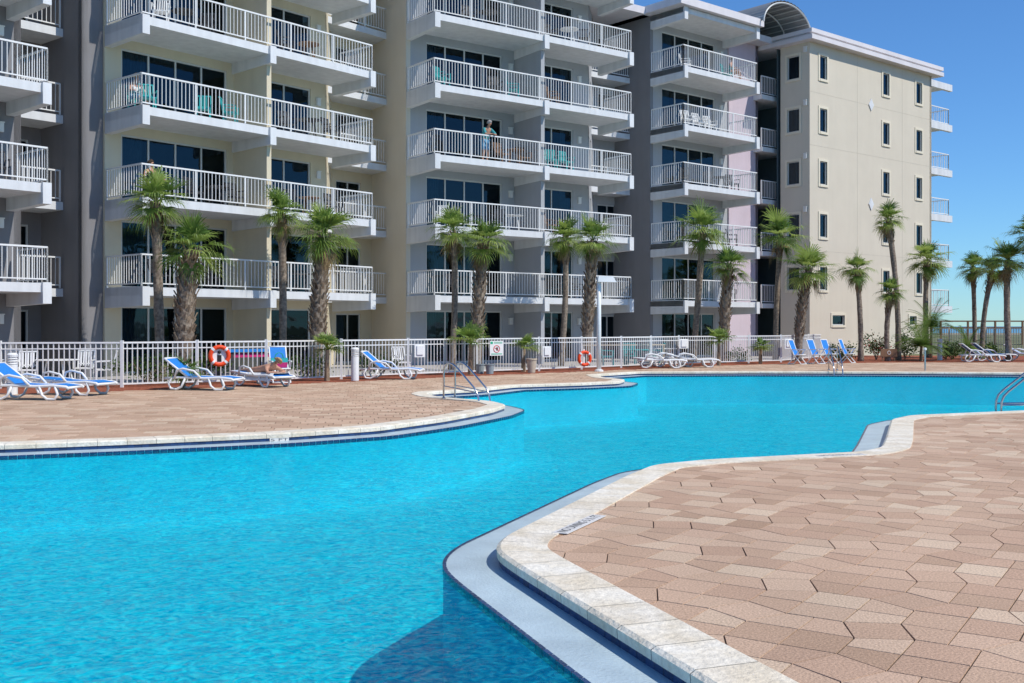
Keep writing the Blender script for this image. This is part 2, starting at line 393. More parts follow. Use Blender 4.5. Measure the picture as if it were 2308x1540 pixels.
# ------------------------------------------------------------------ building kit
FH=2.9; NL=6
CACHE={}
def rail_mesh(path,h=1.06,sp=.145):
    key=('rail',tuple(path),h,sp)
    if key in CACHE: return CACHE[key]
    mb=MB()
    for a,b in zip(path[:-1],path[1:]):
        A=Vector((*a,0));B=Vector((*b,0)); L=(B-A).length; d=(B-A).normalized()
        mb.bar(A+Vector((0,0,h-.03)),B+Vector((0,0,h-.03)),.055,.05)
        mb.bar(A+Vector((0,0,.10)),B+Vector((0,0,.10)),.035,.035)
        k=max(1,int(L/sp))
        for i in range(1,k):
            p=A+d*(L*i/k); mb.bar(p+Vector((0,0,.12)),p+Vector((0,0,h-.05)),.019,.019)
        q=max(1,round(L/1.9))
        for i in range(q+1):
            p=A+d*(L*i/q); mb.bar(p,p+Vector((0,0,h-.02)),.045,.045)
    CACHE[key]=mb.mesh('railing',M['whitem']); return CACHE[key]
def window_mesh(w,h,panels,fr=.06,sur=0.0):
    key=('win',round(w,3),round(h,3),panels,fr,sur)
    if key in CACHE: return CACHE[key]
    mb=MB(); d0,d1=.05,.13
    mb.box(0,fr,d0,d1,0,h); mb.box(w-fr,w,d0,d1,0,h); mb.box(fr,w-fr,d0,d1,h-fr,h); mb.box(fr,w-fr,d0,d1,0,fr)
    for i in range(1,panels): x=w*i/panels; mb.box(x-fr*.5,x+fr*.5,d0+.01,d1-.01,fr,h-fr)
    sm=None
    if sur>0:
        s=MB(); a=.13; s.box(-a,0,-sur,.04,-a,h+a); s.box(w,w+a,-sur,.04,-a,h+a); s.box(0,w,-sur,.04,h,h+a); s.box(0,w,-sur-.02,.04,-a,0); sm=s.mesh('surround',M['surround'])
    g=MB(); g.add([(fr,.09,fr),(w-fr,.09,fr),(w-fr,.09,h-fr),(fr,.09,h-fr)],[(0,1,2,3)],.5)
    CACHE[key]=(mb.mesh('frame',M['frame']),g.mesh('pane',M['glass']),sm); return CACHE[key]
def curtain_mesh(w,h):
    key=('cur',round(w,2),round(h,2))
    if key in CACHE: return CACHE[key]
    mb=MB(); k=max(4,int(w/.06)); vs=[];fs=[]
    for i in range(k+1):
        y=.22+(.03 if i%2 else -.03); vs+= [(w*i/k,y,.05),(w*i/k,y,h-.05)]
    for i in range(k): fs.append((2*i,2*i+2,2*i+3,2*i+1))
    mb.add(vs,fs,.5); CACHE[key]=mb.mesh('curtain',M['curtain']); return CACHE[key]
def seg_at(seg,x,z,y=0):
    (x0,y0),(x1,y1)=seg; a=math.atan2(y1-y0,x1-x0)
    return (x0+x*math.cos(a)-y*math.sin(a),y0+x*math.sin(a)+y*math.cos(a),z),a
def add_window(root,seg,x0,x1,z0,z1,panels,name='window',sur=0.0,curt=None,lab=None):
    fm,gm,sm=window_mesh(x1-x0,z1-z0,panels,.065 if name!='window' else .05,sur)
    loc,a=seg_at(seg,x0,z0)
    w=put(name,fm,root,loc,a)
    put('pane',gm,w)
    if sm: put('surround',sm,w)
    for (c0,c1) in (curt or []):
        k=random.uniform(.5,1.5); c1_=min(x1-x0-.05,c0+(c1-c0)*k)
        put('curtain',curtain_mesh(c1_-c0,z1-z0),w,(c0,0,0))
    return w
def add_wall(root,seg,z0,z1,ops,m,t=.22,name='wall'):
    (ax,ay),(bx,by)=seg; L=math.hypot(bx-ax,by-ay)
    xs=sorted({0,L}|{o[0] for o in ops}|{o[1] for o in ops}); zs=sorted({z0,z1}|{o[2] for o in ops}|{o[3] for o in ops})
    mb=MB()
    for z_a,z_b in zip(zs[:-1],zs[1:]):
        run=None
        for x_a,x_b in zip(xs[:-1],xs[1:]):
            cx=(x_a+x_b)/2;cz=(z_a+z_b)/2
            hole=any(o[0]<cx<o[1] and o[2]<cz<o[3] for o in ops)
            if hole:
                if run: mb.box(run[0],run[1],0,t,z_a,z_b); run=None
            else: run=[x_a,x_b] if run is None else [run[0],x_b]
        if run: mb.box(run[0],run[1],0,t,z_a,z_b)
    loc,a=seg_at(seg,0,0); return mb.build(name,m,root,loc=loc,rz=a)
def add_balcony(root,lev,x0,x1,yf,yb,beams,railpath,bw=.26):
    key=('bal',x0,x1,yf,yb,tuple(beams))
    if key not in CACHE:
        mb=MB(); mb.box(x0,x1,yf,yb,-.27,0)
        for b in beams:
            mb.add([(b-bw/2,yf-.10,.02),(b+bw/2,yf-.10,.02),(b+bw/2,yb-.01,.02),(b-bw/2,yb-.01,.02),
                    (b-bw/2,yf-.10,-.60),(b+bw/2,yf-.10,-.60),(b+bw/2,yb-.01,-.66),(b-bw/2,yb-.01,-.66)],
                   [(0,1,2,3),(7,6,5,4),(0,4,5,1),(1,5,6,2),(2,6,7,3),(3,7,4,0)],.5)
        CACHE[key]=mb.mesh('balcony',M['white'])
    b=put('balcony',CACHE[key],root,(0,0,lev*FH))
    if railpath: put('railing',rail_mesh(railpath),b,(0,0,.02))
    return b
lamp_mb=MB(); lamp_mb.box(-.09,.09,-.10,0,-.14,.14); lamp_mb.box(-.11,.11,-.12,0,.14,.17); lamp_me=lamp_mb.mesh('wall_lamp',M['lamp'])
def section(name,org,ang,label,D=2.2):
    return empty(name,(org[0],org[1],0),R(ang),label=label,cat='building',group='stepped blocks of the resort building')
def std_block(root,L,D,m,bays,wallend,rear,railsL=True,part_at=None,beams=None,top=NL,rearx=None,rear_front=None,roofx0=0):
    seg=((0,D),(wallend,D)); ops=[];
    for k in range(top):
        for (a,b,pn,cur) in bays:
            ops.append((a,b,k*FH+.04,k*FH+2.32)); add_window(root,seg,a,b,k*FH+.04,k*FH+2.32,pn,'sliding_door',0,cur)
        put('wall_lamp',lamp_me,root,(bays[0][1]+.45,D,k*FH+1.85)); 
        if len(bays)>1: put('wall_lamp',lamp_me,root,(bays[1][1]+.35,D,k*FH+1.85))
    add_wall(root,seg,-.1,top*FH,ops,m)
    for k in range(1,top):
        add_balcony(root,k,0,L,0,D,beams,((.06,D-.05),(.06,.06),(L-.06,.06),(L-.06,D-.3)))
    add_balcony(root,top,0,L,0,D,beams,None)
    if part_at is not None:
        mb=MB(); mb.box(part_at-.1,part_at+.1,.22,D,-.05,top*FH-.1); mb.build('partition_wall',m,root)
    if rear:
        (x2,y2),(x3,y3)=rear
        s2=((wallend,D),(x2,y2)); Ls=math.hypot(x2-wallend,y2-D); o2=[]
        s3=((x2,y2),(x3,y3)); o3=[]
        for k in range(top):
            o2.append((Ls*.35,Ls*.35+.6,k*FH+.9,k*FH+2.2)); add_window(root,s2,Ls*.35,Ls*.35+.6,k*FH+.9,k*FH+2.2,1)
            o3.append((.25,1.7,k*FH+.04,k*FH+2.2)); add_window(root,s3,.25,1.7,k*FH+.04,k*FH+2.2,2,'sliding_door',0,[(.1,.6)])
        add_wall(root,s2,-.1,top*FH,o2,m); add_wall(root,s3,-.1,top*FH,o3,m)
        for k in range(1,top):
            add_balcony(root,k,L-.2,x3-.05,rear_front,y2,[],((L+.2,rear_front+.06),(x3-.1,rear_front+.06)))
    xe=(rear[1][0] if rear else wallend)
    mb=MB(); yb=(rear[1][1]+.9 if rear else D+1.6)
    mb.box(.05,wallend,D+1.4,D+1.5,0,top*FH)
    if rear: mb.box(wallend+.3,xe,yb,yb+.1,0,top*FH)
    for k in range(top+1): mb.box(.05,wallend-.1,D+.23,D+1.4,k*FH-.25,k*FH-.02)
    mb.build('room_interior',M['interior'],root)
    mb=MB(); mb.box(-.5 if roofx0==0 else roofx0,xe,D+.02,D+9,top*FH+.0,top*FH+.35); mb.box((-.5 if roofx0==0 else roofx0)+.0,L+.1,-.3,D+.0,top*FH+.03,top*FH+.4)
    mb.build('roof',M['roof'],root)
YB=section('apartment_block',(-11.85,34.0),50.4,'pale yellow balcony block with white slabs, second block from the left')
std_block(YB,10.1,2.2,M['yellow'],[(.6,4.83,4,[(.1,1.2)]),(6.2,8.75,2,[(.1,.5)])],9.5,((11.8,4.5),(15.0,4.5)),part_at=5.2,beams=[.13,5.15,9.97],rear_front=3.2)
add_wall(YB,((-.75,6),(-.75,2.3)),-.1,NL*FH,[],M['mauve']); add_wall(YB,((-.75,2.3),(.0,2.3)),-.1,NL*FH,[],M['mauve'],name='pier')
a=R(50.4); u=Vector((math.cos(a),math.sin(a))); bk=Vector((-math.sin(a),math.cos(a)))
ol=Vector((-11.85,34.0))+u*(-3.28)+bk*(-.58)-u*9
LB=section('apartment_block',(ol.x,ol.y),50.4,'grey balcony block cut off by the left edge of the photo')
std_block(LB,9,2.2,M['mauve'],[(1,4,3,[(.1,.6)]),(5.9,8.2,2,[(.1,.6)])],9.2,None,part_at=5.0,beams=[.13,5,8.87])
s3=((9.2,5.6),(11.6,5.6)); o3=[]
for k in range(NL):
    o3.append((.3,1.9,k*FH+.04,k*FH+2.2)); add_window(LB,s3,.3,1.9,k*FH+.04,k*FH+2.2,2,'sliding_door',0,[(.1,.7)])
add_wall(LB,s3,-.1,NL*FH,o3,M['mauve']); add_wall(LB,((9.2,2.2),(9.2,5.6)),-.1,NL*FH,[],M['mauve'])
for k in range(1,NL): add_balcony(LB,k,9.2,11.55,4.1,5.6,[],((9.3,4.16),(11.45,4.16)))
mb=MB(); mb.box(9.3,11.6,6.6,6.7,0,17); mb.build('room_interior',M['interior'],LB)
GB=section('apartment_block',(-3.2,43.6),36.6,'grey balcony block in the middle with a man leaning on its railing')
std_block(GB,11.06,2.2,M['grey'],[(1.0,5.06,4,[(.1,.9)]),(6.7,9.26,2,[(1.9,2.4)])],10.2,((12.9,4.9),(14.7,4.9)),part_at=5.85,beams=[.13,5.85,10.93],rear_front=3.8)
add_wall(GB,((-.02,9),(-.02,2.18)),-.1,NL*FH,[],M['cream'])
PB=section('apartment_block',(8.44,52.5),40,'narrow block with lilac pink end wall, beside the stair tower')
std_block(PB,6.0,2.2,M['grey'],[(.89,5.15,4,[(.1,.8)])],6.2,None,beams=[.13,5.87])
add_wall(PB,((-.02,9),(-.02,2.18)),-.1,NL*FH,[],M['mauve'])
add_wall(PB,((6.2,2.1),(8.75,2.1)),-.1,NL*FH,[],M['pink'],name='end_wall'); add_wall(PB,((8.75,2.1),(8.75,6)),-.1,NL*FH,[],M['pink'])
mb=MB(); mb.box(6.15,9.0,1.7,9,NL*FH+.02,NL*FH+.42); mb.build('roof',M['roof'],PB)
WC=(16.16,57.8); WA=39.8
WB=section('cream_wing',WC,WA,'tall cream end wall building with small square windows and diamond ornaments')
seg=((0,0),(12.8,0)); ops=[]
for k in range(1,NL):
    for c in (1.25,7.6,11.3):
        ops.append((c-.34,c+.34,k*FH+.72,k*FH+2.0))
for o in [(2.1,3.3,1.7,2.25),(10.2,11.0,1.7,2.25)]: ops.append(o)
add_wall(WB,seg,-.1,NL*FH,ops,M['cream'])
for o in ops: add_window(WB,seg,*o[:2],*o[2:],1,'window',.04)
segl=((0,1.9),(0,.22)); ol_=[]
for k in range(1,NL): ol_.append((.45,1.25,k*FH+.72,k*FH+2.0))
add_wall(WB,segl,-.1,NL*FH,ol_,M['cream'])
for o in ol_: add_window(WB,segl,*o,1,'window',.04)
for k in range(1,NL): put('wall_lamp',lamp_me,WB,(-.0,.25,k*FH+2.2),R(-90))
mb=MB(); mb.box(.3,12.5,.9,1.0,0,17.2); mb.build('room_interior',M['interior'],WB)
add_wall(WB,((1.6,8),(1.6,1.9)),-.1,NL*FH,[],M['dkgrey']); add_wall(WB,((12.8,0.0),(12.8,12)),-.1,NL*FH,[],M['cream'])
add_wall(WB,((0,2.1),(1.6,2.1)),-.1,NL*FH,[],M['dkgrey'],t=.05)
for (cx,cz) in ((6.0,14.45),(6.0,8.7)):
    r_=.36; vs=[(cx,-.05,cz+r_),(cx+r_*.72,-.05,cz),(cx,-.05,cz-r_),(cx-r_*.72,-.05,cz)]
    MBd=MB(); MBd.add(vs+[(x,0.0,z) for x,_,z in vs],[(0,3,2,1),(0,1,5,4),(1,2,6,5),(2,3,7,6),(3,0,4,7)],.5); MBd.build('diamond_ornament',M['white'],WB)
mj=MB()
for z in (5.75,11.5,14.4): mj.box(.02,12.78,-.004,.0,z,z+.02)
for x in (4.6,9.4): mj.box(x,x+.02,-.005,0,.0,17.0)
mj.build('wall_joint',mat('joint shade',(.52,.47,.38),.9),WB)
mb=MB(); mb.box(-.5,13.4,-.5,12,17.10,17.34); mb.box(-.3,13.2,-.3,12,17.34,17.48); mb.box(-.42,13.5,-.42,12,17.48,17.70); mb.build('roof',M['roof'],WB)
b=MB(); b.box(13.03,16.0,.5,3.2,-.22,0); b.box(13.03,16.1,.38,.60,-.40,.02); b.box(13.03,16.1,3.0,3.26,-.40,.02); wbal=b.mesh('balcony',M['white'])
for k in range(1,NL+1):
    bb=put('balcony',wbal,WB,(0,0,k*FH if k<NL else k*FH-.3))
    if k<NL: put('railing',rail_mesh(((13.1,.56),(15.94,.56),(15.94,3.1)),sp=.24),bb,(0,0,.02))
ST=section('stair_tower',WC,WA,'dark open stair tower with arched metal roof between lilac block and cream wing')
add_wall(ST,((-3.0,5.2),(1.9,5.2)),-.1,18,[],M['dkgrey'])
mb=MB(); mb.box(-2.6,-2.4,3.6,5.2,0,18); mb.build('side_wall',M['dkgrey'],ST)
for k in range(1,NL):
    b=MB(); b.box(-1.0,1.55,2.4,5.2,-.25,0)
    bb=b.build('landing',M['white'],ST,loc=(0,0,k*FH)); put('railing',rail_mesh(((-1.0,2.46),(1.5,2.46))),bb,(0,0,.0))
    d=MB(); d.box(-.3,.6,5.10,5.18,.05,2.15); d.build('door',M['dark'],bb)
s=MB()
x0,x1=-3.5,.7; segs=14
def arch(t): 
    an=math.pi*(1-t); return (x0+x1)/2+math.cos(an)*(x1-x0)/2, math.sin(an)*1.35
vs=[];fs=[]
for i in range(segs*3+1):
    x,z=arch(i/(segs*3)); dz=.05 if i%2 else 0
    vs+= [(x,.4,17.70+z+dz),(x,7,17.70+z+dz)]
for i in range(segs*3): fs.append((2*i,2*i+1,2*i+3,2*i+2))
s.add(vs,fs,.5); vr=s.build('vault_roof',M['vault'],ST)
s=MB()
for y in (.4,2.1,3.8,5.5,7.0): s.tube([(arch(i/24)[0],y,17.64+arch(i/24)[1]*.97) for i in range(25)],.045,6)
s.build('arch_rib',M['frame'],vr)
s=MB()
for i in range(1,14): x,z=arch(i/14); s.bar((x,.4,17.65+z*.975),(x,7,17.65+z*.975),.05,.05)
s.build('purlin',M['frame'],vr)
mb=MB(); mb.box(-2.9,1.8,2.2,6,17.35,17.7); mb.build('parapet',M['roof'],ST)
# ------------------------------------------------------------------ fence
FE=empty('pool_fence',(FP[0].x,FP[0].y,0),0,label='long white picket fence of metal bars around the pool deck',cat='fence')
o0=FP[0]
for a,b in zip(FP[:-1],FP[1:]):
    L=(b-a).length; k=max(1,round(L/2.4))
    for i in range(k):
        p=a.lerp(b,i/k)-o0; q=a.lerp(b,(i+1)/k)-o0
        mb=MB(); h=1.2
        P0=Vector((p.x,p.y,0));Q0=Vector((q.x,q.y,0)); d=Q0-P0; l=d.length
        mb.bar(P0+Vector((0,0,h)),Q0+Vector((0,0,h)),.045,.045); mb.bar(P0+Vector((0,0,h-.16)),Q0+Vector((0,0,h-.16)),.03,.03); mb.bar(P0+Vector((0,0,.09)),Q0+Vector((0,0,.09)),.04,.04)
        nn=int(l/.13)
        for j in range(1,nn): r_=P0+d*(j/nn); mb.bar(r_+Vector((0,0,.09)),r_+Vector((0,0,h)),.024,.024)
        mb.build('panel',M['whitem'],FE)
        mp=MB(); mp.bar((p.x,p.y,-.05),(p.x,p.y,h+.06),.075,.075); mp.build('post',M['whitem'],FE)
FR=[Vector((W(2060,66),66)),Vector((W(2308,62),62)),Vector((W(2500,60),60))]
FE2=empty('garden_fence',(FR[0].x,FR[0].y,0),0,label='distant low picket fence behind the palms at the far right',cat='fence')
for a,b in zip(FR[:-1],FR[1:]):
    k=max(1,round((b-a).length/2.4))
    for i in range(k):
        p=a.lerp(b,i/k)-FR[0]; q=a.lerp(b,(i+1)/k)-FR[0]; mb=MB(); P0=Vector((p.x,p.y,0));Q0=Vector((q.x,q.y,0)); d=Q0-P0
        for z in (1.5,.12): mb.bar(P0+Vector((0,0,z)),Q0+Vector((0,0,z)),.045,.045)
        nn=int(d.length/.14)
        for j in range(1,nn): r_=P0+d*(j/nn); mb.bar(r_+Vector((0,0,.1)),r_+Vector((0,0,1.5)),.03,.03)
        mb.build('panel',M['beige'],FE2); mp=MB(); mp.bar((p.x,p.y,-.05),(p.x,p.y,1.6),.09,.09); mp.build('post',M['beige'],FE2)
BW=empty('dune_boardwalk',(W(2120,78),78,0),0,label='grey wooden boardwalk railing crossing the dunes at far right',cat='boardwalk')
mb=MB(); mb.box(0,24,0,1.6,1.0,1.1); mb.build('walkway',M['beige'],BW)
mb=MB()
for i in range(13): mb.box(i*2-.06,i*2+.06,-.06,.06,0,2.05)
mb.box(0,24,-.04,.04,1.95,2.05); mb.box(0,24,-.03,.03,1.5,1.58); mb.build('handrail',M['brown'],BW)
# ------------------------------------------------------------------ palms
def frond(mb,md,base,az,el,Rr,dead=False,thick=1.0):
    d=Vector((math.cos(az)*math.cos(el),math.sin(az)*math.cos(el),math.sin(el)))
    s=Vector((-math.sin(az),math.cos(az),0)); up=s.cross(d)*-1
    if up.z<0: up=-up
    tgt=md if dead else mb
    r=random.random()
    lp=Rr*random.uniform(.30,.52)
    mid=base+d*lp*.55+Vector((0,0,.02)); pe=base+d*lp-Vector((0,0,.04*Rr))
    tgt.bar(base,mid,.022,.016,r); tgt.bar(mid,pe,.018,.014,r)
    d=(pe-mid).normalized(); up=s.cross(d)*-1
    if up.z<0: up=-up
    nb=19; LB_=Rr*random.uniform(.60,.85)
    for i in range(nb):
        t=(i/(nb-1)-.5)*2; an=t*R(74)
        dd=(d*math.cos(an)+s*math.sin(an)+up*(.24*abs(t))).normalized()
        ll=LB_*(1-.20*abs(t))*random.uniform(.8,1.1)
        m1=pe+dd*ll*.45-Vector((0,0,.01*Rr)); m2=pe+dd*ll*.76-Vector((0,0,Rr*random.uniform(.03,.10)*(1.8 if dead else 1)))
        m3=pe+dd*ll*.97-Vector((0,0,Rr*random.uniform(.12,.32)*(1.8 if dead else 1)))
        wv=dd.cross(up).normalized()*(.014*Rr+.005)*thick
        rr=min(1,max(0,r+random.uniform(-.2,.2)))
        tgt.add([pe-wv*.4,pe+wv*.4,m1+wv,m1-wv],[(0,1,2,3)],rr)
        tgt.add([m1-wv,m1+wv,m2+wv*.6,m2-wv*.6],[(0,1,2,3)],rr)
        tgt.add([m2-wv*.6,m2+wv*.6,m3],[(0,1,2)],rr)
def palm(bpx,Y,cpx,cpy,Rr,rad,fat,label,seed,nf=30,group='cabbage palms along the fence'):
    random.seed(seed)
    Rr*=1.2
    bx=W(bpx,Y); top=Vector((W(cpx,Y)-bx,random.uniform(-.2,.2),CH+(HY-cpy)/F*Y-.20))
    root=empty('palm_tree',(bx,Y,-.03),0,label=label,cat='palm tree',group=group)
    H=top.z; pts=[];rs=[]; n_=24
    bend=random.uniform(-.12,.12)
    for i in range(n_+1):
        t=i/n_; pts.append((top.x*(t**1.4)+bend*math.sin(math.pi*t),top.y*t,H*t))
        r_=rad*(1.3-.3*min(1,t*5)) if not fat else rad*(.8+.2*math.sin(math.pi*min(1,t*1.1)))
        rs.append(r_*random.uniform(.94,1.06)*(1 if t<.95 else .8))
    mt=MB(); mt.tube(pts,rs,12); mt.build('trunk',M['trunk'],root,smooth=True)
    P_=[Vector(p) for p in pts]
    def at(z):
        t=max(0,min(.999,z/H))*n_; i=int(t); return P_[i].lerp(P_[i+1],t-i), rs[i]
    bz0=H*.28 if fat else H-1.1
    mb=MB(); z=bz0; k=0
    while z<H-.02:
        fr_=(z-bz0)/(H-bz0); per=7 if fat else 5
        for j in range(per):
            an=2*math.pi*(j+(k%2)*.5)/per+random.uniform(-.12,.12)
            c,rr=at(z); o=Vector((math.cos(an),math.sin(an),0)); tn=Vector((-math.sin(an),math.cos(an),0))
            sw=rr*2.2*math.pi/per*.30; ln=random.uniform(.14,.26); out=random.uniform(.05,.13)*(1.0 if fat else .7)*(1+.4*fr_)
            b0=c+o*(rr*.92)
            tip=b0+o*out+Vector((0,0,ln))
            mb.add([b0-tn*sw,b0+tn*sw,b0+Vector((0,0,-.07)),tip-tn*sw*.4,tip+tn*sw*.4,tip-o*.04],[(2,1,0),(0,1,4,3),(3,4,5),(2,0,3),(2,4,1),(0,3,5),(1,5,4)],random.random())
        z+=.16; k+=1
    mb.build('trunk_boots',M['boots'],root)
    mf=MB(); md=MB(); c=P_[-1]+Vector((0,0,.02))
    for i in range(nf):
        t=(i+.5)/nf; el=R(88)-t*R(110)+random.uniform(-.25,.25); az=i*2.39996+random.uniform(-.4,.4)
        frond(mf,md,c+Vector((0,0,random.uniform(-.12,.05))),az,el,Rr*random.uniform(.7,1.15),False)
    for i in range(4): frond(mf,md,c-Vector((0,0,.1)),random.uniform(0,6.28),R(-58)+random.uniform(-.2,.2),Rr*.7,i>1)
    mf.build('crown',M['frond'],root)
    md.build('dead_fronds',M['deadfrond'],root)
    return root
PL=[
(362,32.5,355,440,.95,.145,0,'tall slim palm furthest left, in front of the yellow block'),
(418,31.0,430,545,1.0,.27,1,'short stout palm with shaggy trunk beside the leftmost slim palm'),
(637,37.0,637,470,.85,.13,0,'tall slim palm in front of the partition of the yellow block'),
(713,35.0,727,515,1.15,.25,1,'stout palm with thick shaggy trunk before the right bay of the yellow block'),
(1018,41.0,1022,508,.95,.115,0,'slim palm at the left end of the grey middle block'),
(1075,39.5,1090,535,1.0,.21,1,'stout palm before the left bay of the grey middle block'),
(1265,45.0,1275,525,.85,.12,0,'slim palm in front of the partition of the grey middle block'),
(1320,43.0,1336,530,.92,.21,1,'stout palm just left of the white lamp post'),
(1562,49.0,1582,510,1.15,.14,0,'tall slim palm in front of the narrow lilac block'),
(1630,47.5,1641,590,.95,.21,1,'shorter stout palm in front of the lilac pink end wall'),
(1748,52.0,1762,525,1.2,.13,0,'tall slim palm in front of the dark stair tower'),
(1800,50.0,1824,600,1.2,.20,1,'stout palm at the left corner of the cream wing'),
(1940,50.0,1931,597,.85,.12,0,'slim medium palm before the middle of the cream wing'),
(2024,52.0,1999,487,.85,.13,0,'tallest palm with curved leaning trunk before the cream wing'),
(2001,50.0,2006,648,.65,.12,0,'shortest palm, in front of the curved leaning trunk'),
(2090,56.0,2092,578,1.1,.13,0,'slim palm at the right corner of the cream wing'),
(2197,55.0,2195,593,.85,.11,0,'left palm of the close trio at the far right against the sky'),
(2213,54.0,2234,602,.95,.12,0,'middle palm with bent trunk of the far right trio'),
(2275,50.0,2273,578,1.15,.14,0,'thickest palm of the far right trio'),
(2322,49.0,2325,518,.95,.14,0,'palm cut off by the right edge of the photo'),
]
for i,p in enumerate(PL): palm(*p,seed=100+i)
def sago(px,Y,h,Rr,label,seed,fan=True,nf=16):
    random.seed(seed); root=empty('small_palm',(W(px,Y),Y,-.02),0,label=label,cat='small palm',group='young palms and sagos in the planting beds')
    mt=MB(); mt.tube([(0,0,0),(0,0,h*.6),(.02,0,h)],[.09,.07,.06],8); mt.build('trunk',M['boots'],root)
    mf=MB();md=MB();c=Vector((.02,0,h))
    for i in range(nf):
        az=i*2.4+random.uniform(-.2,.2); el=R(random.uniform(10,80))
        if fan: frond(mf,md,c,az,el,Rr,thick=1.3)
        else:
            prev=c; dv=Vector((math.cos(az)*math.cos(el),math.sin(az)*math.cos(el),math.sin(el))); r=random.random(); st=8
            for k in range(st):
                nx_=prev+dv*(Rr/st); dv=(dv-Vector((0,0,.16))).normalized()
                mf.bar(prev,nx_,.015,.015,r)
                sd=dv.cross(Vector((0,0,1))).normalized()
                for q in range(3):
                    pp=prev.lerp(nx_,q/3); L_=.22*Rr*(1-.6*k/st)+.05
                    for sgn in (-1,1):
                        e=pp+sd*sgn*L_+dv*.08; w=dv*.014
                        mf.add([pp-w,pp+w,e+w*.3,e-w*.3],[(0,1,2,3)],r*.5)
                prev=nx_
    mf.build('crown',M['frond'],root)
sago(412,28.0,.35,.7,'small young palm behind the left loungers by the fence',1)
sago(737,32.0,.95,.65,'small fan palm on a thin trunk beside the white bollard',2)
sago(1060,36.2,1.05,.9,'small fan palm on the fence line behind the pool handrail',3)
sago(1180,38.5,.85,.65,'small fan palm beside the beige planter pot',4)
sago(1620,44.6,.95,.85,'small fan palm in front of the fence under the shorter stout palm',5)
sago(1714,46.5,.7,.6,'small palm at the right end of the pool fence',6)
sago(2076,50.2,.7,1.5,'large bushy sago palm beside the brown notice board',7,False,34)
sago(2098,54.5,1.6,1.7,'wide arching feather palm behind the bushy sago',8,False,30)
sago(2180,53,.5,1.3,'low sago palm behind the far right loungers',9,False,26)
def shrub(px,Y,w,h,label,seed,flowers=False,nl=420):
    random.seed(seed); root=empty('shrub',(W(px,Y),Y,-.02),0,label=label,cat='shrub',group='green shrubs in the beds')
    ms=MB()
    for k in range(5):
        an=k*1.3; ms.tube([(0,0,0),(math.cos(an)*w*.2,math.sin(an)*w*.2,h*.7)],[.02,.008],5)
    ms.build('stem',M['boots'],root)
    mf=MB(); mp=MB()
    cl=[(random.uniform(-w/2,w/2)*.8,random.uniform(-.35,.35),random.uniform(.25,.85)*h) for _ in range(14)]
    for i in range(nl):
        c=random.choice(cl); p=Vector(c)+Vector((random.gauss(0,.13),random.gauss(0,.13),random.gauss(0,.12)))
        if p.z<.05: continue
        a_=Vector((random.uniform(-1,1),random.uniform(-1,1),random.uniform(-.3,1))).normalized(); b_=a_.cross(Vector((random.random(),random.random(),.3))).normalized()
        L_=random.uniform(.06,.12); t=mp if (flowers and random.random()<.12) else mf
        t.add([p,p+a_*L_*.5+b_*L_*.3,p+a_*L_,p+a_*L_*.5-b_*L_*.3],[(0,1,2,3)])
    mf.build('foliage',M['leaf'],root)
    if flowers: mp.build('flowers',M['petal'],root)
for i,(px,Y,w,h,lb,fl) in enumerate([
 (330,30.4,2.0,.9,'green shrub behind the fence left of the life ring',0),
 (450,31.0,1.6,.8,'green shrub behind the fence near the life ring',0),
 (690,34.0,1.6,.7,'low green shrub behind the fence by the small fan palm',0),
 (860,35.6,1.4,.7,'low green shrub behind the lounger with raised back',0),
 (1640,48.8,2.2,.7,'low green shrub under the lilac pink end wall',0),
 (1975,51.5,1.9,1.55,'red flowering shrub beside the palms at the cream wing',1),
 (1900,50,1.2,.8,'low shrub right of the upright blue chairs',0),
 (2145,52.5,1.4,.9,'low shrub between sago palms at far right',0),
 (2040,53,1.6,1.5,'leafy shrub behind the brown notice board',0),
 (2230,54,2.0,.8,'low shrub under the far right palm trio',0)]): shrub(px,Y,w,h,lb,50+i,fl,800)
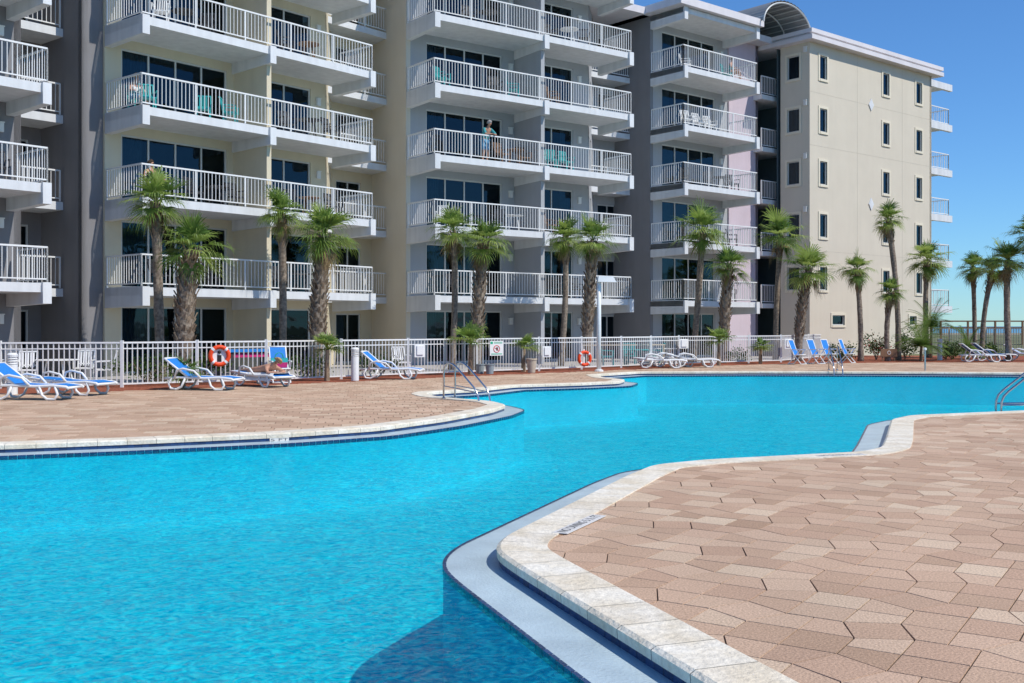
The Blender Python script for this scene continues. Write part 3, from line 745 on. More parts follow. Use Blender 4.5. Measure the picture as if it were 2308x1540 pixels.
# ------------------------------------------------------------------ furniture
def make_lounger(loc,rz,back,label,group='white resin sun loungers with blue slings',sling='blue'):
    root=empty('sun_lounger',loc,rz,label=label,cat='sun lounger',group=group)
    hw=.33; bx=.72; bl=.78; ca_,sa_=math.cos(R(back)),math.sin(R(back))
    fr=MB()
    for s_ in (-1,1):
        y=s_*hw
        fr.tube([(.10,y,.30),(.45,y,.33),(bx,y,.33),(1.2,y,.31),(1.6,y,.33),(1.92,y,.30),(1.98,y,.26)],.034,8)
        fr.tube([(bx,y,.35),(bx-ca_*bl,y,.35+sa_*bl)],.028,8)
        fr.tube([(.38,y*1.12,.32),(.45,y*1.15,.52),(.62,y*1.15,.56),(.92,y*1.15,.50),(1.08,y*1.12,.34)],.028,8)
    fr.tube([(bx-ca_*bl,-hw,.35+sa_*bl),(bx-ca_*bl,hw,.35+sa_*bl)],.03,8)
    fr.tube([(1.95,-hw,.28),(1.95,hw,.28)],.03,8); fr.tube([(.10,-hw,.30),(.10,hw,.30)],.025,8)
    if back>8: fr.tube([(bx-ca_*bl*.55,0,.35+sa_*bl*.55),(.25,0,.30)],.018,6)
    fr.build('frame',M['plastic'],root,smooth=True)
    sl=MB(); y=hw-.03
    pr=[(bx,.355),(1.2,.335),(1.6,.355),(1.93,.315)]
    vs=[];
    for x,z in pr: vs+= [(x,-y,z),(x,y,z),(x,y,z-.012),(x,-y,z-.012)]
    fs=[]
    for i in range(len(pr)-1):
        for k in range(4): fs.append((i*4+k,i*4+(k+1)%4,i*4+4+(k+1)%4,i*4+4+k))
    sl.add(vs,fs,.5); sl.build('seat_sling',M[sling],root)
    b=MB(); p0=Vector((bx-.02,0,.37)); p1=Vector((bx-ca_*bl*.96,0,.37+sa_*bl*.96)); yy=Vector((0,y,0)); nn=Vector((sa_,0,ca_))*.012
    b.add([p0-yy,p0+yy,p1+yy,p1-yy,p0-yy-nn,p0+yy-nn,p1+yy-nn,p1-yy-nn],[(0,1,2,3),(7,6,5,4),(0,4,5,1),(1,5,6,2),(2,6,7,3),(3,7,4,0)],.5); b.build('backrest_sling',M[sling],root)
    for s_ in (-1,1):
        y=s_*hw*1.03
        l=MB(); l.tube([(.30,y,.32),(.20,y,.18),(.26,y,.05),(.42,y,.03),(.56,y,.10),(.66,y,.31)],.03,8); l.build('leg',M['plastic'],root,smooth=True)
        l=MB(); l.tube([(1.30,y,.31),(1.36,y,.12),(1.48,y,.03),(1.66,y,.03),(1.72,y,.14),(1.66,y,.31)],.03,8); l.build('leg',M['plastic'],root,smooth=True)
    return root
def at_px(px,py): p=G(px,py); return (p.x,p.y,0)
make_lounger(at_px(-18,900),R(-5),36,'blue sun lounger with raised back, nearest to the left edge')
make_lounger(at_px(90,888),R(-18),3,'flat blue sun lounger behind the leftmost raised one')
make_lounger(at_px(378,878),R(-10),36,'blue sun lounger with raised back, left of the woman')
WP=G(546,868); WR=R(-42)
make_lounger((WP.x,WP.y,0),WR,3,'sun lounger with white towel under the lying woman','sun lounger in use')
make_lounger(at_px(812,854),R(-8),40,'sun lounger with raised back right of the white bollard')
make_lounger(at_px(1432,830),R(-3),4,'left flat white lounger of the three by the lamp post',sling='plastic')
make_lounger(at_px(1462,827),R(2),3,'middle flat white lounger of the three by the lamp post',sling='plastic')
make_lounger(at_px(1508,828),R(-4),12,'right white lounger of the three by the lamp post',sling='plastic')
make_lounger(at_px(2160,816),R(-8),38,'blue lounger with raised back, left of the far right row')
make_lounger(at_px(2188,814),R(-6),38,'blue lounger with raised back, second of the far right row')
make_lounger(at_px(2262,812),R(-30),30,'blue lounger furthest right beside the edge of the photo')
def make_highchair(loc,rz,label,h=1.05):
    root=empty('folding_chair',loc,rz,label=label,cat='chair',group='upright white folding chairs with blue slings')
    for s_ in (-1,1):
        y=s_*.27
        l=MB(); l.tube([(-.28,y,0.02),(.10,y,.42),(.26,y,.62)],.022,6); l.build('leg',M['plastic'],root)
        l=MB(); l.tube([(.32,y*.92,0.02),(-.02,y*.92,.42),(-.10,y*.92,.60)],.022,6); l.build('leg',M['plastic'],root)
        l=MB(); l.bar((-.16,y,.64),(.32,y,.64),.05,.03); l.build('armrest',M['plastic'],root)
    fr=MB()
    for s_ in (-1,1): fr.tube([(-.02,s_*.24,.40),(-.14,s_*.24,.62),(-.30,s_*.24,h)],.022,6)
    fr.tube([(-.30,-.24,h),(-.30,.24,h)],.024,6); fr.tube([(.30,-.24,.43),(.30,.24,.43)],.02,6); fr.tube([(-.02,-.24,.40),(.30,-.24,.43)],.02,6); fr.tube([(-.02,.24,.40),(.30,.24,.43)],.02,6)
    fr.tube([(-.28,-.27,.03),(-.28,.27,.03)],.018,6); fr.tube([(.32,-.25,.03),(.32,.25,.03)],.018,6)
    fr.build('frame',M['plastic'],root,smooth=True)
    sl=MB(); sl.add([(-.02,-.22,.41),(-.02,.22,.41),(.29,.22,.44),(.29,-.22,.44),(-.02,-.22,.40),(-.02,.22,.40),(.29,.22,.43),(.29,-.22,.43)],[(0,1,2,3),(7,6,5,4),(0,4,5,1),(2,6,7,3)],.5); sl.build('seat',M['blue'],root)
    sl=MB(); sl.add([(-.03,-.22,.42),(-.03,.22,.42),(-.14,.22,.64),(-.14,-.22,.64),(-.29,.22,h-.02),(-.29,-.22,h-.02)],[(0,1,2,3),(3,2,4,5)],.5); sl.build('backrest',M['blue'],root)
    return root
make_highchair(at_px(630,864),R(-65),'upright blue folding chair holding the beach bag, behind the woman',1.05)
make_highchair(at_px(1796,822),R(-40),'leftmost upright blue chair in front of the cream wing')
make_highchair(at_px(1838,821),R(-50),'second upright blue chair from the left before the cream wing')
make_highchair(at_px(1869,820),R(-50),'third upright blue chair from the left before the cream wing')
make_highchair(at_px(1908,819),R(-35),'rightmost upright blue chair before the cream wing')
def patio_chair_meshes(m):
    k=('pc',m.name)
    if k in CACHE: return CACHE[k]
    s=MB(); s.box(-.24,.24,-.23,.22,.41,.45)
    b=MB(); b.bar((-.22,.21,.44),(-.23,.34,.95),.035); b.bar((.22,.21,.44),(.23,.34,.95),.035); b.bar((-.24,.34,.95),(.24,.34,.95),.06,.04)
    for i in range(5): x=-.14+i*.07; b.bar((x,.23,.5),(x,.33,.93),.038,.014)
    b.bar((-.22,.24,.56),(.22,.24,.56),.03,.03)
    l=MB(); l.bar((0,0,0),(0,.02,.43),.04)
    a=MB(); a.bar((0,-.24,.66),(0,.28,.68),.05,.028); a.bar((0,-.22,.42),(0,-.22,.66),.03)
    CACHE[k]=(s.mesh('seat',m),b.mesh('backrest',m),l.mesh('leg',m),a.mesh('armrest',m)); return CACHE[k]
def patio_chair(loc,rz,m,label,group='patio chairs on balconies and terrace'):
    s,b,l,a=patio_chair_meshes(m); root=empty('patio_chair',loc,rz,label=label,cat='chair',group=group)
    put('seat',s,root); put('backrest',b,root)
    for x,y in ((-.22,-.21),(.22,-.21),(-.22,.19),(.22,.19)): put('leg',l,root,(x,y,0))
    for x in (-.26,.26): put('armrest',a,root,(x,0,0))
    return root
def patio_table(loc,m,label,r=.5,h=.72,group='patio tables on balconies and terrace'):
    root=empty('patio_table',loc,0,label=label,cat='table',group=group)
    k=('pt',m.name,r,h)
    if k not in CACHE:
        t=MB(); t.lathe([(.02,h-.03),(r,h-.03),(r+.015,h-.015),(r,h),(.02,h)],seg=20)
        l=MB(); l.bar((0,0,0),(-r*.25,0,h-.03),.035)
        CACHE[k]=(t.mesh('table_top',m),l.mesh('leg',m))
    put('table_top',CACHE[k][0],root)
    for i in range(4): an=R(45+90*i); put('leg',CACHE[k][1],root,(math.cos(an)*r*.75,math.sin(an)*r*.75,0),an)
    return root
def on(block,x,y,lev):
    a_=block.rotation_euler.z; o=block.location
    return (o.x+x*math.cos(a_)-y*math.sin(a_),o.y+x*math.sin(a_)+y*math.cos(a_),lev*FH+.002)
ORD={0:'ground',1:'lowest',2:'second',3:'third',4:'fourth',5:'fifth'}
CN={'white':'white','dark':'dark','teal':'teal','brown':'brown'}
BN={'Y':(YB,'yellow block'),'G':(GB,'grey middle block'),'P':(PB,'narrow lilac block'),'L':(LB,'leftmost grey block')}
CMAT={'white':M['plastic'],'dark':M['dark'],'teal':M['teal'],'brown':M['brown']}
FURN=[('Y',1,[('c',1.2,'dark'),('t',2.2,'dark'),('c',3.1,'dark'),('c',6.3,'dark'),('t',7.2,'dark')]),
('Y',2,[('c',2.6,'dark'),('t',3.5,'dark'),('c',4.3,'dark'),('c',6.6,'dark'),('t',7.6,'brown'),('c',8.6,'dark')]),
('Y',3,[('c',.7,'teal'),('c',2.9,'teal'),('c',3.9,'teal'),('t',7.4,'dark'),('c',6.5,'dark'),('c',8.5,'dark')]),
('Y',4,[('c',1.1,'white'),('t',2.1,'dark'),('c',3.0,'dark'),('c',6.4,'dark'),('t',7.5,'brown')]),
('G',1,[('c',1.5,'dark'),('c',6.8,'dark'),('c',8.2,'dark'),('t',7.5,'dark')]),
('G',2,[('c',1.0,'white'),('t',4.6,'white'),('c',3.8,'dark'),('c',6.8,'brown'),('t',7.8,'dark')]),
('G',3,[('c',3.9,'brown'),('t',4.7,'brown'),('c',5.3,'brown'),('c',6.7,'teal'),('c',7.6,'teal')]),
('G',4,[('c',.9,'teal'),('c',3.6,'dark'),('c',4.6,'teal'),('c',7.0,'brown')]),
('G',5,[('c',2.3,'dark'),('t',3.2,'dark'),('c',6.8,'dark'),('t',7.7,'white'),('c',8.6,'dark')]),
('P',1,[('c',1.4,'dark'),('c',4.6,'dark')]),
('P',2,[('c',1.2,'dark'),('t',4.0,'dark'),('c',4.9,'dark')]),
('P',3,[('c',.9,'dark'),('t',3.9,'dark'),('c',3.0,'dark'),('c',4.8,'dark')]),
('P',4,[('c',1.0,'white'),('c',2.1,'white'),('c',3.1,'white')]),
('P',5,[('c',1.3,'white'),('c',4.6,'teal')]),
('L',2,[('c',6.9,'dark'),('c',7.9,'dark')]),('L',3,[('c',7.4,'dark')]),('L',1,[('t',7.5,'dark')])]
random.seed(5)
for bkey,lev,its in FURN:
    blk,bn=BN[bkey]; seen={}
    for kd,x,c in its: seen.setdefault((kd,c),[]).append(x)
    for kd,x,c in its:
        grp=sorted(seen[(kd,c)]); pos=''
        if len(grp)>1: pos=', '+(['left one','right one'] if len(grp)==2 else ['left one','middle one','right one'] if len(grp)==3 else ['leftmost one','second one from the left','third one from the left','rightmost one'])[grp.index(x)]
        y=random.uniform(.6,.95); loc=on(blk,x,y,lev)
        nm='chair' if kd=='c' else 'table'
        lb=f"{CN[c]} patio {nm} on the {ORD[lev]} balcony of the {bn}{pos}"
        if kd=='c': patio_chair(loc,blk.rotation_euler.z+random.uniform(-.9,.9),CMAT[c],lb)
        else: patio_table(loc,CMAT[c],lb,.42)
for i,(px,Y,rz,c,lb) in enumerate([(62,30.2,20,'white','white terrace chair behind the fence, nearest the left edge'),(235,30.6,-70,'white','white terrace chair behind the fence right of the white tables'),
 (190,31.6,10,'white','white terrace chair behind the second white table'),(20,31.5,0,'white','white terrace chair at the back, cut near the left edge'),
 (1370,43.6,90,'teal','teal terrace chair left of the teal table'),(1420,44.6,0,'teal','teal terrace chair behind the teal table'),(1478,44.4,-90,'teal','teal terrace chair right of the teal table'),
 (905,36.6,30,'white','white terrace chair behind the fence near the grey middle block')]):
    patio_chair((W(px,Y),Y,-.03),R(rz),CMAT[c],lb)
patio_table((W(130,30.6),30.6,-.03),M['plastic'],'white terrace table behind the fence at far left',.6)
patio_table((W(1430,43.6),43.6,-.03),M['teal'],'teal terrace table behind the fence beside the lamp post',.6)
patio_table((W(1500,45.6),45.6,-.03),M['plastic'],'white terrace table behind the three flat loungers',.5)
r_=empty('games_table',(W(557,34.5),34.5,-.03),R(45),label='blue topped games table behind the life ring',cat='table')
mb=MB(); mb.box(-.9,.9,-.5,.5,.85,.92); mb.build('table_top',M['blue'],r_)
for x in (-.8,.8):
    for y in (-.4,.4): mb=MB(); mb.box(x-.05,x+.05,y-.05,y+.05,0,.85); mb.build('leg',M['dark'],r_)
mb=MB(); mb.box(-.8,.8,-.42,.42,.68,.80); mb.build('cabinet',M['magenta'],r_)
def pool_rail(name,a,b,label,h=.85,sep=.5,prof=None):
    root=empty(name,(a.x,a.y,0),0,label=label,cat='handrail')
    d=(b-a); L=d.length; d=d/L; s_=Vector((-d.y,d.x))
    for k in (0,1):
        o=s_*(k*sep); pr=prof or [(0,0),(0,.55),(.02,h-.12),(.08,h-.03),(.18,h),(.30,h-.03),(.42,h-.10),(L*.86,.28),(L*.95,.12),(L*.98,-.05),(L,-.3),(L,-.6)]
        mb=MB(); mb.tube([(o.x+d.x*t,o.y+d.y*t,z) for t,z in pr],.022,10); mb.build('rail',M['steel'],root,smooth=True)
        bt=1.05 if prof else 0
        mb=MB(); mb.lathe([(.05,0.0),(.05,.03),(.03,.045)],o.x+d.x*bt,o.y+d.y*bt,12); mb.build('base_collar',M['steel'],root)
        mb=MB()
        if prof: mb.tube([(o.x,o.y,.10),(o.x+d.x*1.05,o.y+d.y*1.05,.13)],.018,8)
        else: mb.tube([(o.x,o.y,.30),(o.x+d.x*L*.85,o.y+d.y*L*.85,.20)],.014,8)
        mb.build('brace',M['steel'],root)
    return root
pool_rail('pool_handrail',G(1000,900),Vector((-.70,23.25)),'double steel handrail entering the pool at the left corner',.82,.36)
pool_rail('pool_handrail',Vector((9.60,20.9)),Vector((10.6,20.7)),'steel ladder handrail at the right edge of the photo',.85,.42,
 [(0,-.5),(0,.02),(.01,.16),(.05,.27),(.14,.37),(.55,.72),(.74,.88),(.86,.93),(.97,.90),(1.04,.80),(1.05,.6),(1.05,0)])
pool_rail('pool_handrail',Vector((W(1868,39.6),39.6)),Vector((W(1880,38.0),38.0)),'thin far handrail in front of the upright blue chairs',.9,.3)
def pole(px,py,h,label):
    p=G(px,py); root=empty('pool_pole',(p.x,p.y,0),0,label=label,cat='pole'); mb=MB(); mb.tube([(0,0,-.4),(0,0,h*.6),(0,0,h)],.035,8); mb.build('shaft',M['steel'],root); mb=MB(); mb.lathe([(.02,h),(.06,h+.02),(.06,h+.08),(.02,h+.1)],seg=10); mb.build('cap',M['plastic'],root)
pole(2085,836,.75,'short steel post at the far pool edge')
LY=38.6; LZ=CH+(HY-622)/F*LY
LPo=empty('lamp_post',(W(1350,LY),LY,0),0,label='white lamp post with boxy lamp head by the pool fence',cat='lamp post')
mb=MB(); mb.tube([(0,0,0),(0,0,LZ*.5),(0,0,LZ-.02)],[.085,.08,.07],12); mb.build('pole',M['whitem'],LPo,smooth=True)
mb=MB(); mb.lathe([(.16,0),(.16,.05),(.10,.08)],seg=12); mb.build('base',M['whitem'],LPo)
mb=MB(); vs=[(-.05,-.2,LZ-.22),(.62,-.2,LZ-.24),(.62,.2,LZ-.24),(-.05,.2,LZ-.22),(-.02,-.15,LZ),(.50,-.12,LZ-.02),(.50,.12,LZ-.02),(-.02,.15,LZ)]; mb.add(vs,[(0,3,2,1),(4,5,6,7),(0,1,5,4),(1,2,6,5),(2,3,7,6),(3,0,4,7)]); mb.build('lamp_head',M['whitem'],LPo)
def bollard(px,py,h,label):
    p=G(px,py); root=empty('bollard_light',(p.x,p.y,0),0,label=label,cat='bollard',group='white cylindrical bollards')
    mb=MB(); mb.lathe([(.12,0),(.12,h-.26)],seg=16); mb.build('post',M['whitem'],root)
    mb=MB()
    for k in range(3): mb.lathe([(.09,h-.26+k*.06),(.125,h-.24+k*.06),(.09,h-.215+k*.06)],seg=16)
    mb.lathe([(.12,h-.08),(.13,h-.02),(.08,h+.02)],seg=16); mb.build('louvre_cap',M['whitem'],root)
bollard(800,858,.98,'white bollard light left of the lounger with raised back')
bollard(28,889,.98,'white bollard light behind the leftmost lounger')
bollard(2118,812,1.0,'white bollard light beside the far right loungers')
def life_ring(px,Y,pz,label,panel,Rr=.27):
    root=empty('life_ring',(W(px,Y),Y,pz),R(25),label=label,cat='life ring')
    mb=MB(); mb.tube([(Rr*math.cos(t*math.pi/16),-.06,Rr*math.sin(t*math.pi/16)) for t in range(32)],.06,10,closed=True); mb.build('ring',M['orange'],root,smooth=True)
    for k in range(4):
        an=R(45+90*k); mb=MB(); mb.tube([((Rr)*math.cos(an+d),-.06,(Rr)*math.sin(an+d)) for d in (-.13,0,.13)],.064,10,caps=False); mb.build('band',M['whitecloth'],root,smooth=True)
    if panel:
        mb=MB(); mb.box(-.2,.2,-.02,0,-.25,.25); pn=mb.build('backboard',M['plastic'],root)
        mb=MB(); mb.lathe([(.001,0),(.04,.02),(.05,.05),(.04,.08),(.001,.1)],seg=10); q=mb.build('figure_mark',M['black'],pn,loc=(0,-.03,.05)); 
        mb=MB(); mb.box(-.06,.06,-.028,-.02,-.17,.02); mb.build('figure_mark',M['black'],pn)
    else:
        mb=MB(); mb.box(-.03,.03,-.02,0,-.35,.35); mb.build('hanger',M['plastic'],root)
life_ring(494,30.0,1.65-(802-735)/2400*30.0,'orange life ring with white backboard on the fence at left',True,.25)
life_ring(1316,40.0,1.65-(808-735)/2400*40.0,'orange life ring without backboard, left of the lamp post',False,.24)
def fence_sign(px,Y,py,w,h,label,kind):
    root=empty('fence_sign',(W(px,Y),Y,CH-(py-HY)/F*Y),R(30),label=label,cat='sign')
    mb=MB(); mb.box(-w/2,w/2,-.012,0,-h/2,h/2); mb.build('board',M['plastic'],root)
    if kind=='rules':
        mb=MB(); mb.box(-w*.46,-w*.28,-.016,-.012,h*.28,h*.44); mb.build('green_mark',M['green'],root)
        mb=MB(); mb.tube([(.0+w*.22*math.cos(t*math.pi/12),-.016,-h*.05+w*.22*math.sin(t*math.pi/12)) for t in range(24)],.012,6,closed=True); mb.bar((-w*.15,-.016,h*.04),(w*.15,-.016,-h*.15),.02,.01); mb.build('prohibition_mark',M['red'],root)
        mb=MB(); mb.box(-.015,.05,-.014,-.012,-h*.16,h*.06); mb.build('figure_mark',M['black'],root)
        mb=MB(); mb.box(-w*.2,w*.42,-.015,-.012,h*.38,h*.42); mb.box(-w*.2,w*.42,-.015,-.012,h*.31,h*.34); mb.box(-w*.4,w*.4,-.015,-.012,-h*.42,-h*.36); mb.build('text_line',M['green'],root)
    elif kind=='box':
        mb=MB(); mb.box(-w*.3,w*.3,-.05,-.012,-h*.3,h*.4); mb.build('latch_box',M['plastic'],root)
fence_sign(1119,37.3,785,.54,.52,'white square rules sign with red prohibition circle on the fence','rules')
fence_sign(946,35.0,791,.38,.42,'blank white plate on the fence left of the rules sign','box')
fence_sign(1232,38.9,793,.36,.40,'blank white plate on the fence right of the rules sign','box')
fence_sign(1541,44.8,775,.5,.4,'white plate on the fence above the three flat loungers','box')
fence_sign(1776,48.3,775,.42,.45,'white plate on the fence behind the leftmost upright chair','box')
rt=empty('notice_board',(W(2003,49.8),49.8,0),R(10),label='small brown notice board with round sign near the palms',cat='sign')
mb=MB(); mb.box(-.42,.42,-.03,0,.22,.58); mb.build('board',M['brown'],rt)
for x in (-.3,.3): mb=MB(); mb.box(x-.03,x+.03,0,.04,0,.5); mb.build('leg',M['brown'],rt)
mb=MB(); mb.tube([(.08*math.cos(t*math.pi/8),-.035,.40+.08*math.sin(t*math.pi/8)) for t in range(16)],.012,6,closed=True); mb.build('round_mark',M['plastic'],rt)
for i,(px,py,lb) in enumerate([(1082,842,'left grey bucket of the pair beside the small fan palm'),(1104,843,'right grey bucket of the pair beside the small fan palm')]):
    p=G(px,py); r_=empty('bucket',(p.x,p.y,0),0,label=lb,cat='bucket',group='grey buckets by the fence'); mb=MB(); mb.lathe([(.12,0),(.15,.3),(.165,.3),(.165,.33),(.13,.33),(.11,.03)],seg=14); mb.build('body',M['bucket'],r_,smooth=False); mb=MB(); mb.tube([(.16*math.cos(t*math.pi/8),.0,.31-.12*math.sin(t*math.pi/8)) for t in range(9)],.006,5); mb.build('handle',M['dark'],r_)
p=G(1198,840); r_=empty('planter_pot',(p.x,p.y,0),0,label='beige planter pot beside the fence under the blank plate',cat='pot'); mb=MB(); mb.lathe([(.13,0),(.18,.45),(.2,.45),(.2,.5),(.16,.5),(.15,.42)],seg=16); mb.build('body',M['beige'],r_)
mb=MB(); mb.lathe([(.001,.42),(.155,.42),(.15,.43)],seg=12); mb.build('soil',M['mulch'],r_)
r_=empty('timber_rail',(W(1310,42.5),42.5,0),R(20),label='long thin tan timber rail behind the fence by the lamp post',cat='rail')
mb=MB(); mb.bar((0,0,.88),(3.75,0,.88),.06,.05); mb.build('beam',M['beige'],r_)
for x in (.05,3.7): mb=MB(); mb.bar((x,0,0),(x,0,.86),.05); mb.build('post',M['beige'],r_)
q=on(GB,6.25,2.0,0); r_=empty('body_board',(q[0],q[1],0),GB.rotation_euler.z,label='blue surfboard leaning on the ground floor wall of the grey block',cat='surfboard')
mb=MB(); prb=[(0,-.02),(.14,.12),(.2,.5),(.2,.9),(.14,1.2),(0,1.4)]
vs=[(x,-.05+z*.05,z) for x,z in prb]+[(-x,-.05+z*.05,z) for x,z in reversed(prb[1:-1])]; m_=len(vs); vs+=[(x,y+.05,z) for x,y,z in vs]
mb.add(vs,[tuple(range(m_)),tuple(range(2*m_-1,m_-1,-1))]+[(i,m_+i,m_+(i+1)%m_,(i+1)%m_) for i in range(m_)],.5); mb.build('board',M['teal'],r_)
mb=MB(); mb.bar((0,-.075,.05),(0,-.01,1.3),.03,.006); mb.build('stripe',M['plastic'],r_)
p=G(630,864); r_=empty('beach_bag',(p.x+.02,p.y-.14,.455),R(20),label='teal and pink beach bag on the upright blue chair',cat='bag')
mb=MB(); mb.add([(-.2,-.08,0),(.2,-.08,0),(.2,.08,0),(-.2,.08,0),(-.23,-.09,.15),(.23,-.09,.15),(.23,.09,.15),(-.23,.09,.15)],[(0,3,2,1),(0,1,5,4),(1,2,6,5),(2,3,7,6),(3,0,4,7)]); mb.build('lower_panel',M['magenta'],r_)
mb=MB(); mb.add([(-.23,-.09,.152),(.23,-.09,.152),(.23,.09,.152),(-.23,.09,.152),(-.24,-.07,.28),(.24,-.07,.28),(.24,.07,.28),(-.24,.07,.28)],[(0,1,5,4),(1,2,6,5),(2,3,7,6),(3,0,4,7)]); mb.build('upper_panel',M['teal'],r_)
for y in (-.07,.07): mb=MB(); mb.tube([(.12*math.cos(t*math.pi/8),y,.27+.16*math.sin(t*math.pi/8)) for t in range(9)],.01,5); mb.build('handle',M['teal'],r_)
def marker(px,py,ang,label,w=.98,h=.17,text='NO DIVING 5 ½ FT',upright=None):
    p=G(px,py); root=empty('depth_marker',(p.x,p.y,.0125),R(ang),label=label,cat='depth marker')
    mb=MB(); mb.box(-w/2,w/2,-h/2,h/2,-.004,.0015); mb.build('tile_plate',M['plate'],root)
    cu=bpy.data.curves.new('lettering','FONT'); cu.body=text; cu.size=h*.88; cu.align_x='CENTER'; cu.align_y='CENTER'
    o=bpy.data.objects.new('tmp',cu); COL.objects.link(o); bpy.context.view_layer.update()
    me=bpy.data.meshes.new_from_object(o.evaluated_get(bpy.context.evaluated_depsgraph_get())); bpy.data.objects.remove(o); me.materials.clear(); me.materials.append(M['ink'])
    wd=max(v.co.x for v in me.vertices)-min(v.co.x for v in me.vertices)
    q=put('lettering',me,root,(0,0,.003)); q.scale=(w*.92/wd,1,1)
    if upright: root.rotation_euler=(R(90),0,R(ang)); root.location=upright
a0=G(1262,1206); a1=G(1355,1163); marker(1308,1184,math.degrees(math.atan2(a1.y-a0.y,a1.x-a0.x)),'pale depth marker with dark lettering on the nearest coping bend',(a1-a0).length*.95,.13)
a0=G(1845,1031); a1=G(1950,1027); marker(1897,1028,math.degrees(math.atan2(a1.y-a0.y,a1.x-a0.x)),'pale depth marker with dark lettering beside the small pool ledge',(a1-a0).length,.14)
i0=min(range(n),key=lambda i:(P[i]-G(625,979)).length); d=(P[(i0+2)%n]-P[i0-2]).normalized()
if d.x<0: d=-d
pm=P[i0]+NR[i0]*.010; an=math.degrees(math.atan2(d.y,d.x))
marker(1154,1000,an,'small depth marker in the tile band of the left pool bank',.30,.06,'5 FT',(pm.x,pm.y,-.090))
# ------------------------------------------------------------------ people
def skinmesh(name,verts,edges,m,parent,root_i=0,sub=2):
    me=bpy.data.meshes.new(name); bm=bmesh.new(); ly=bm.verts.layers.skin.verify()
    bv=[]
    for i,(co,r_) in enumerate(verts):
        v=bm.verts.new(co); rr=r_ if isinstance(r_,tuple) else (r_,r_); v[ly].radius=rr; v[ly].use_root=(i==root_i); bv.append(v)
    for a_,b_ in edges: bm.edges.new((bv[a_],bv[b_]))
    bm.to_mesh(me); bm.free(); me.materials.append(m)
    o=bpy.data.objects.new(name,me); COL.objects.link(o); o.parent=parent
    s_=o.modifiers.new('Skin','SKIN'); s_.use_smooth_shade=True
    o.modifiers.new('Sub','SUBSURF').levels=sub; o.modifiers['Sub'].render_levels=sub
    return o
def person(loc,rz,label,J,skin,hair,clothes):
    root=empty('person',loc,rz,label=label,cat='person')
    V=[];E=[];ix={}
    def v(k,co,r_): ix[k]=len(V); V.append((Vector(co),r_)); return ix[k]
    def e(a_,b_): E.append((ix[a_],ix[b_]))
    v('pelvis',J['pelvis'],.125); v('waist',J['waist'],.115); v('chest',J['chest'],.135); v('neckb',J['neck'],.06)
    hd=Vector(J['head']); fw=Vector(J['face']).normalized(); nk=Vector(J['neck']); up=(hd-nk).normalized()
    v('neckt',nk.lerp(hd,.4),.052); v('head',hd,.082); v('crown',hd+up*.09,.062); v('chin',hd-up*.05+fw*.05,.045)
    v('nose',hd+fw*.105-up*.012,.012)
    for a_,b_ in (('pelvis','waist'),('waist','chest'),('chest','neckb'),('neckb','neckt'),('neckt','head'),('head','crown'),('head','chin'),('head','nose')): e(a_,b_)
    for S in 'LR':
        v('sh'+S,J['sh'+S],.058); v('el'+S,J['el'+S],.042); v('wr'+S,J['wr'+S],.028)
        wr=Vector(J['wr'+S]); d=(wr-Vector(J['el'+S])).normalized(); hd_=Vector(J.get('hd'+S,d)).normalized()
        pa=wr+hd_*.06; v('pa'+S,pa,(.034,.02))
        for a_,b_ in (('chest','sh'+S),('sh'+S,'el'+S),('el'+S,'wr'+S),('wr'+S,'pa'+S)): e(a_,b_)
        sd=hd_.cross(Vector((0,0,1))); sd=sd.normalized() if sd.length>.1 else Vector((1,0,0))
        for q,(o_,L_) in enumerate(((-.03,.065),(-.01,.078),(.01,.072),(.03,.055))):
            k1,k2=f'f{S}{q}',f'g{S}{q}'
            v(k1,pa+sd*o_+hd_*(.03+L_*.4),.0095); v(k2,pa+sd*o_+hd_*(.03+L_*.85)-Vector((0,0,.015)),.008); e('pa'+S,k1); e(k1,k2)
        v('t'+S,wr+hd_*.05+sd*(.05 if S=='L' else -.05),.010); e('wr'+S,'t'+S)
        v('hp'+S,J['hp'+S],.095); v('kn'+S,J['kn'+S],.062); v('an'+S,J['an'+S],.038); v('to'+S,J['to'+S],(.035,.025))
        for a_,b_ in (('pelvis','hp'+S),('hp'+S,'kn'+S),('kn'+S,'an'+S),('an'+S,'to'+S)): e(a_,b_)
    skinmesh('body',V,E,skin,root)
    h=MB(); n1=14; n2=8
    sd=up.cross(fw).normalized(); vs=[];fs=[]
    for i in range(n2+1):
        ph=math.pi*.62*i/n2
        for k in range(n1):
            th=2*math.pi*k/n1; rr=.118+random.uniform(-.005,.005); dv=up*math.cos(ph)+ (fw*math.cos(th)+sd*math.sin(th))*math.sin(ph)
            c=hd+up*.04-fw*.022
            vs.append(c+dv*rr*(1.0 if math.cos(th)<.5 else (.98 if ph<1.0 else .72)))
    for i in range(n2):
        for k in range(n1): fs.append((i*n1+k,i*n1+(k+1)%n1,(i+1)*n1+(k+1)%n1,(i+1)*n1+k))
    h.add(vs,fs,.5); h.build('hair',hair,root,smooth=True)
    for s_ in (-1,1):
        eb=MB(); c=hd+fw*.088+sd*(.032*s_)+up*.012; eb.tube([c-sd*.012,c,c+sd*.012],[.004,.008,.004],6); eb.build('eye',M['black'],root)
    for nm,m_,keys,add_ in clothes:
        VV=[];EE=[];im={}
        for k in keys: im[k]=len(VV); c,r_=V[ix[k]]; rr=(r_ if not isinstance(r_,tuple) else r_[0]); VV.append((c,rr+add_))
        for a_,b_ in E:
            ka=[k for k in keys if ix[k]==a_]; kb=[k for k in keys if ix[k]==b_]
            if ka and kb: EE.append((im[ka[0]],im[kb[0]]))
        skinmesh(nm,VV,EE,m_,root)
    return root
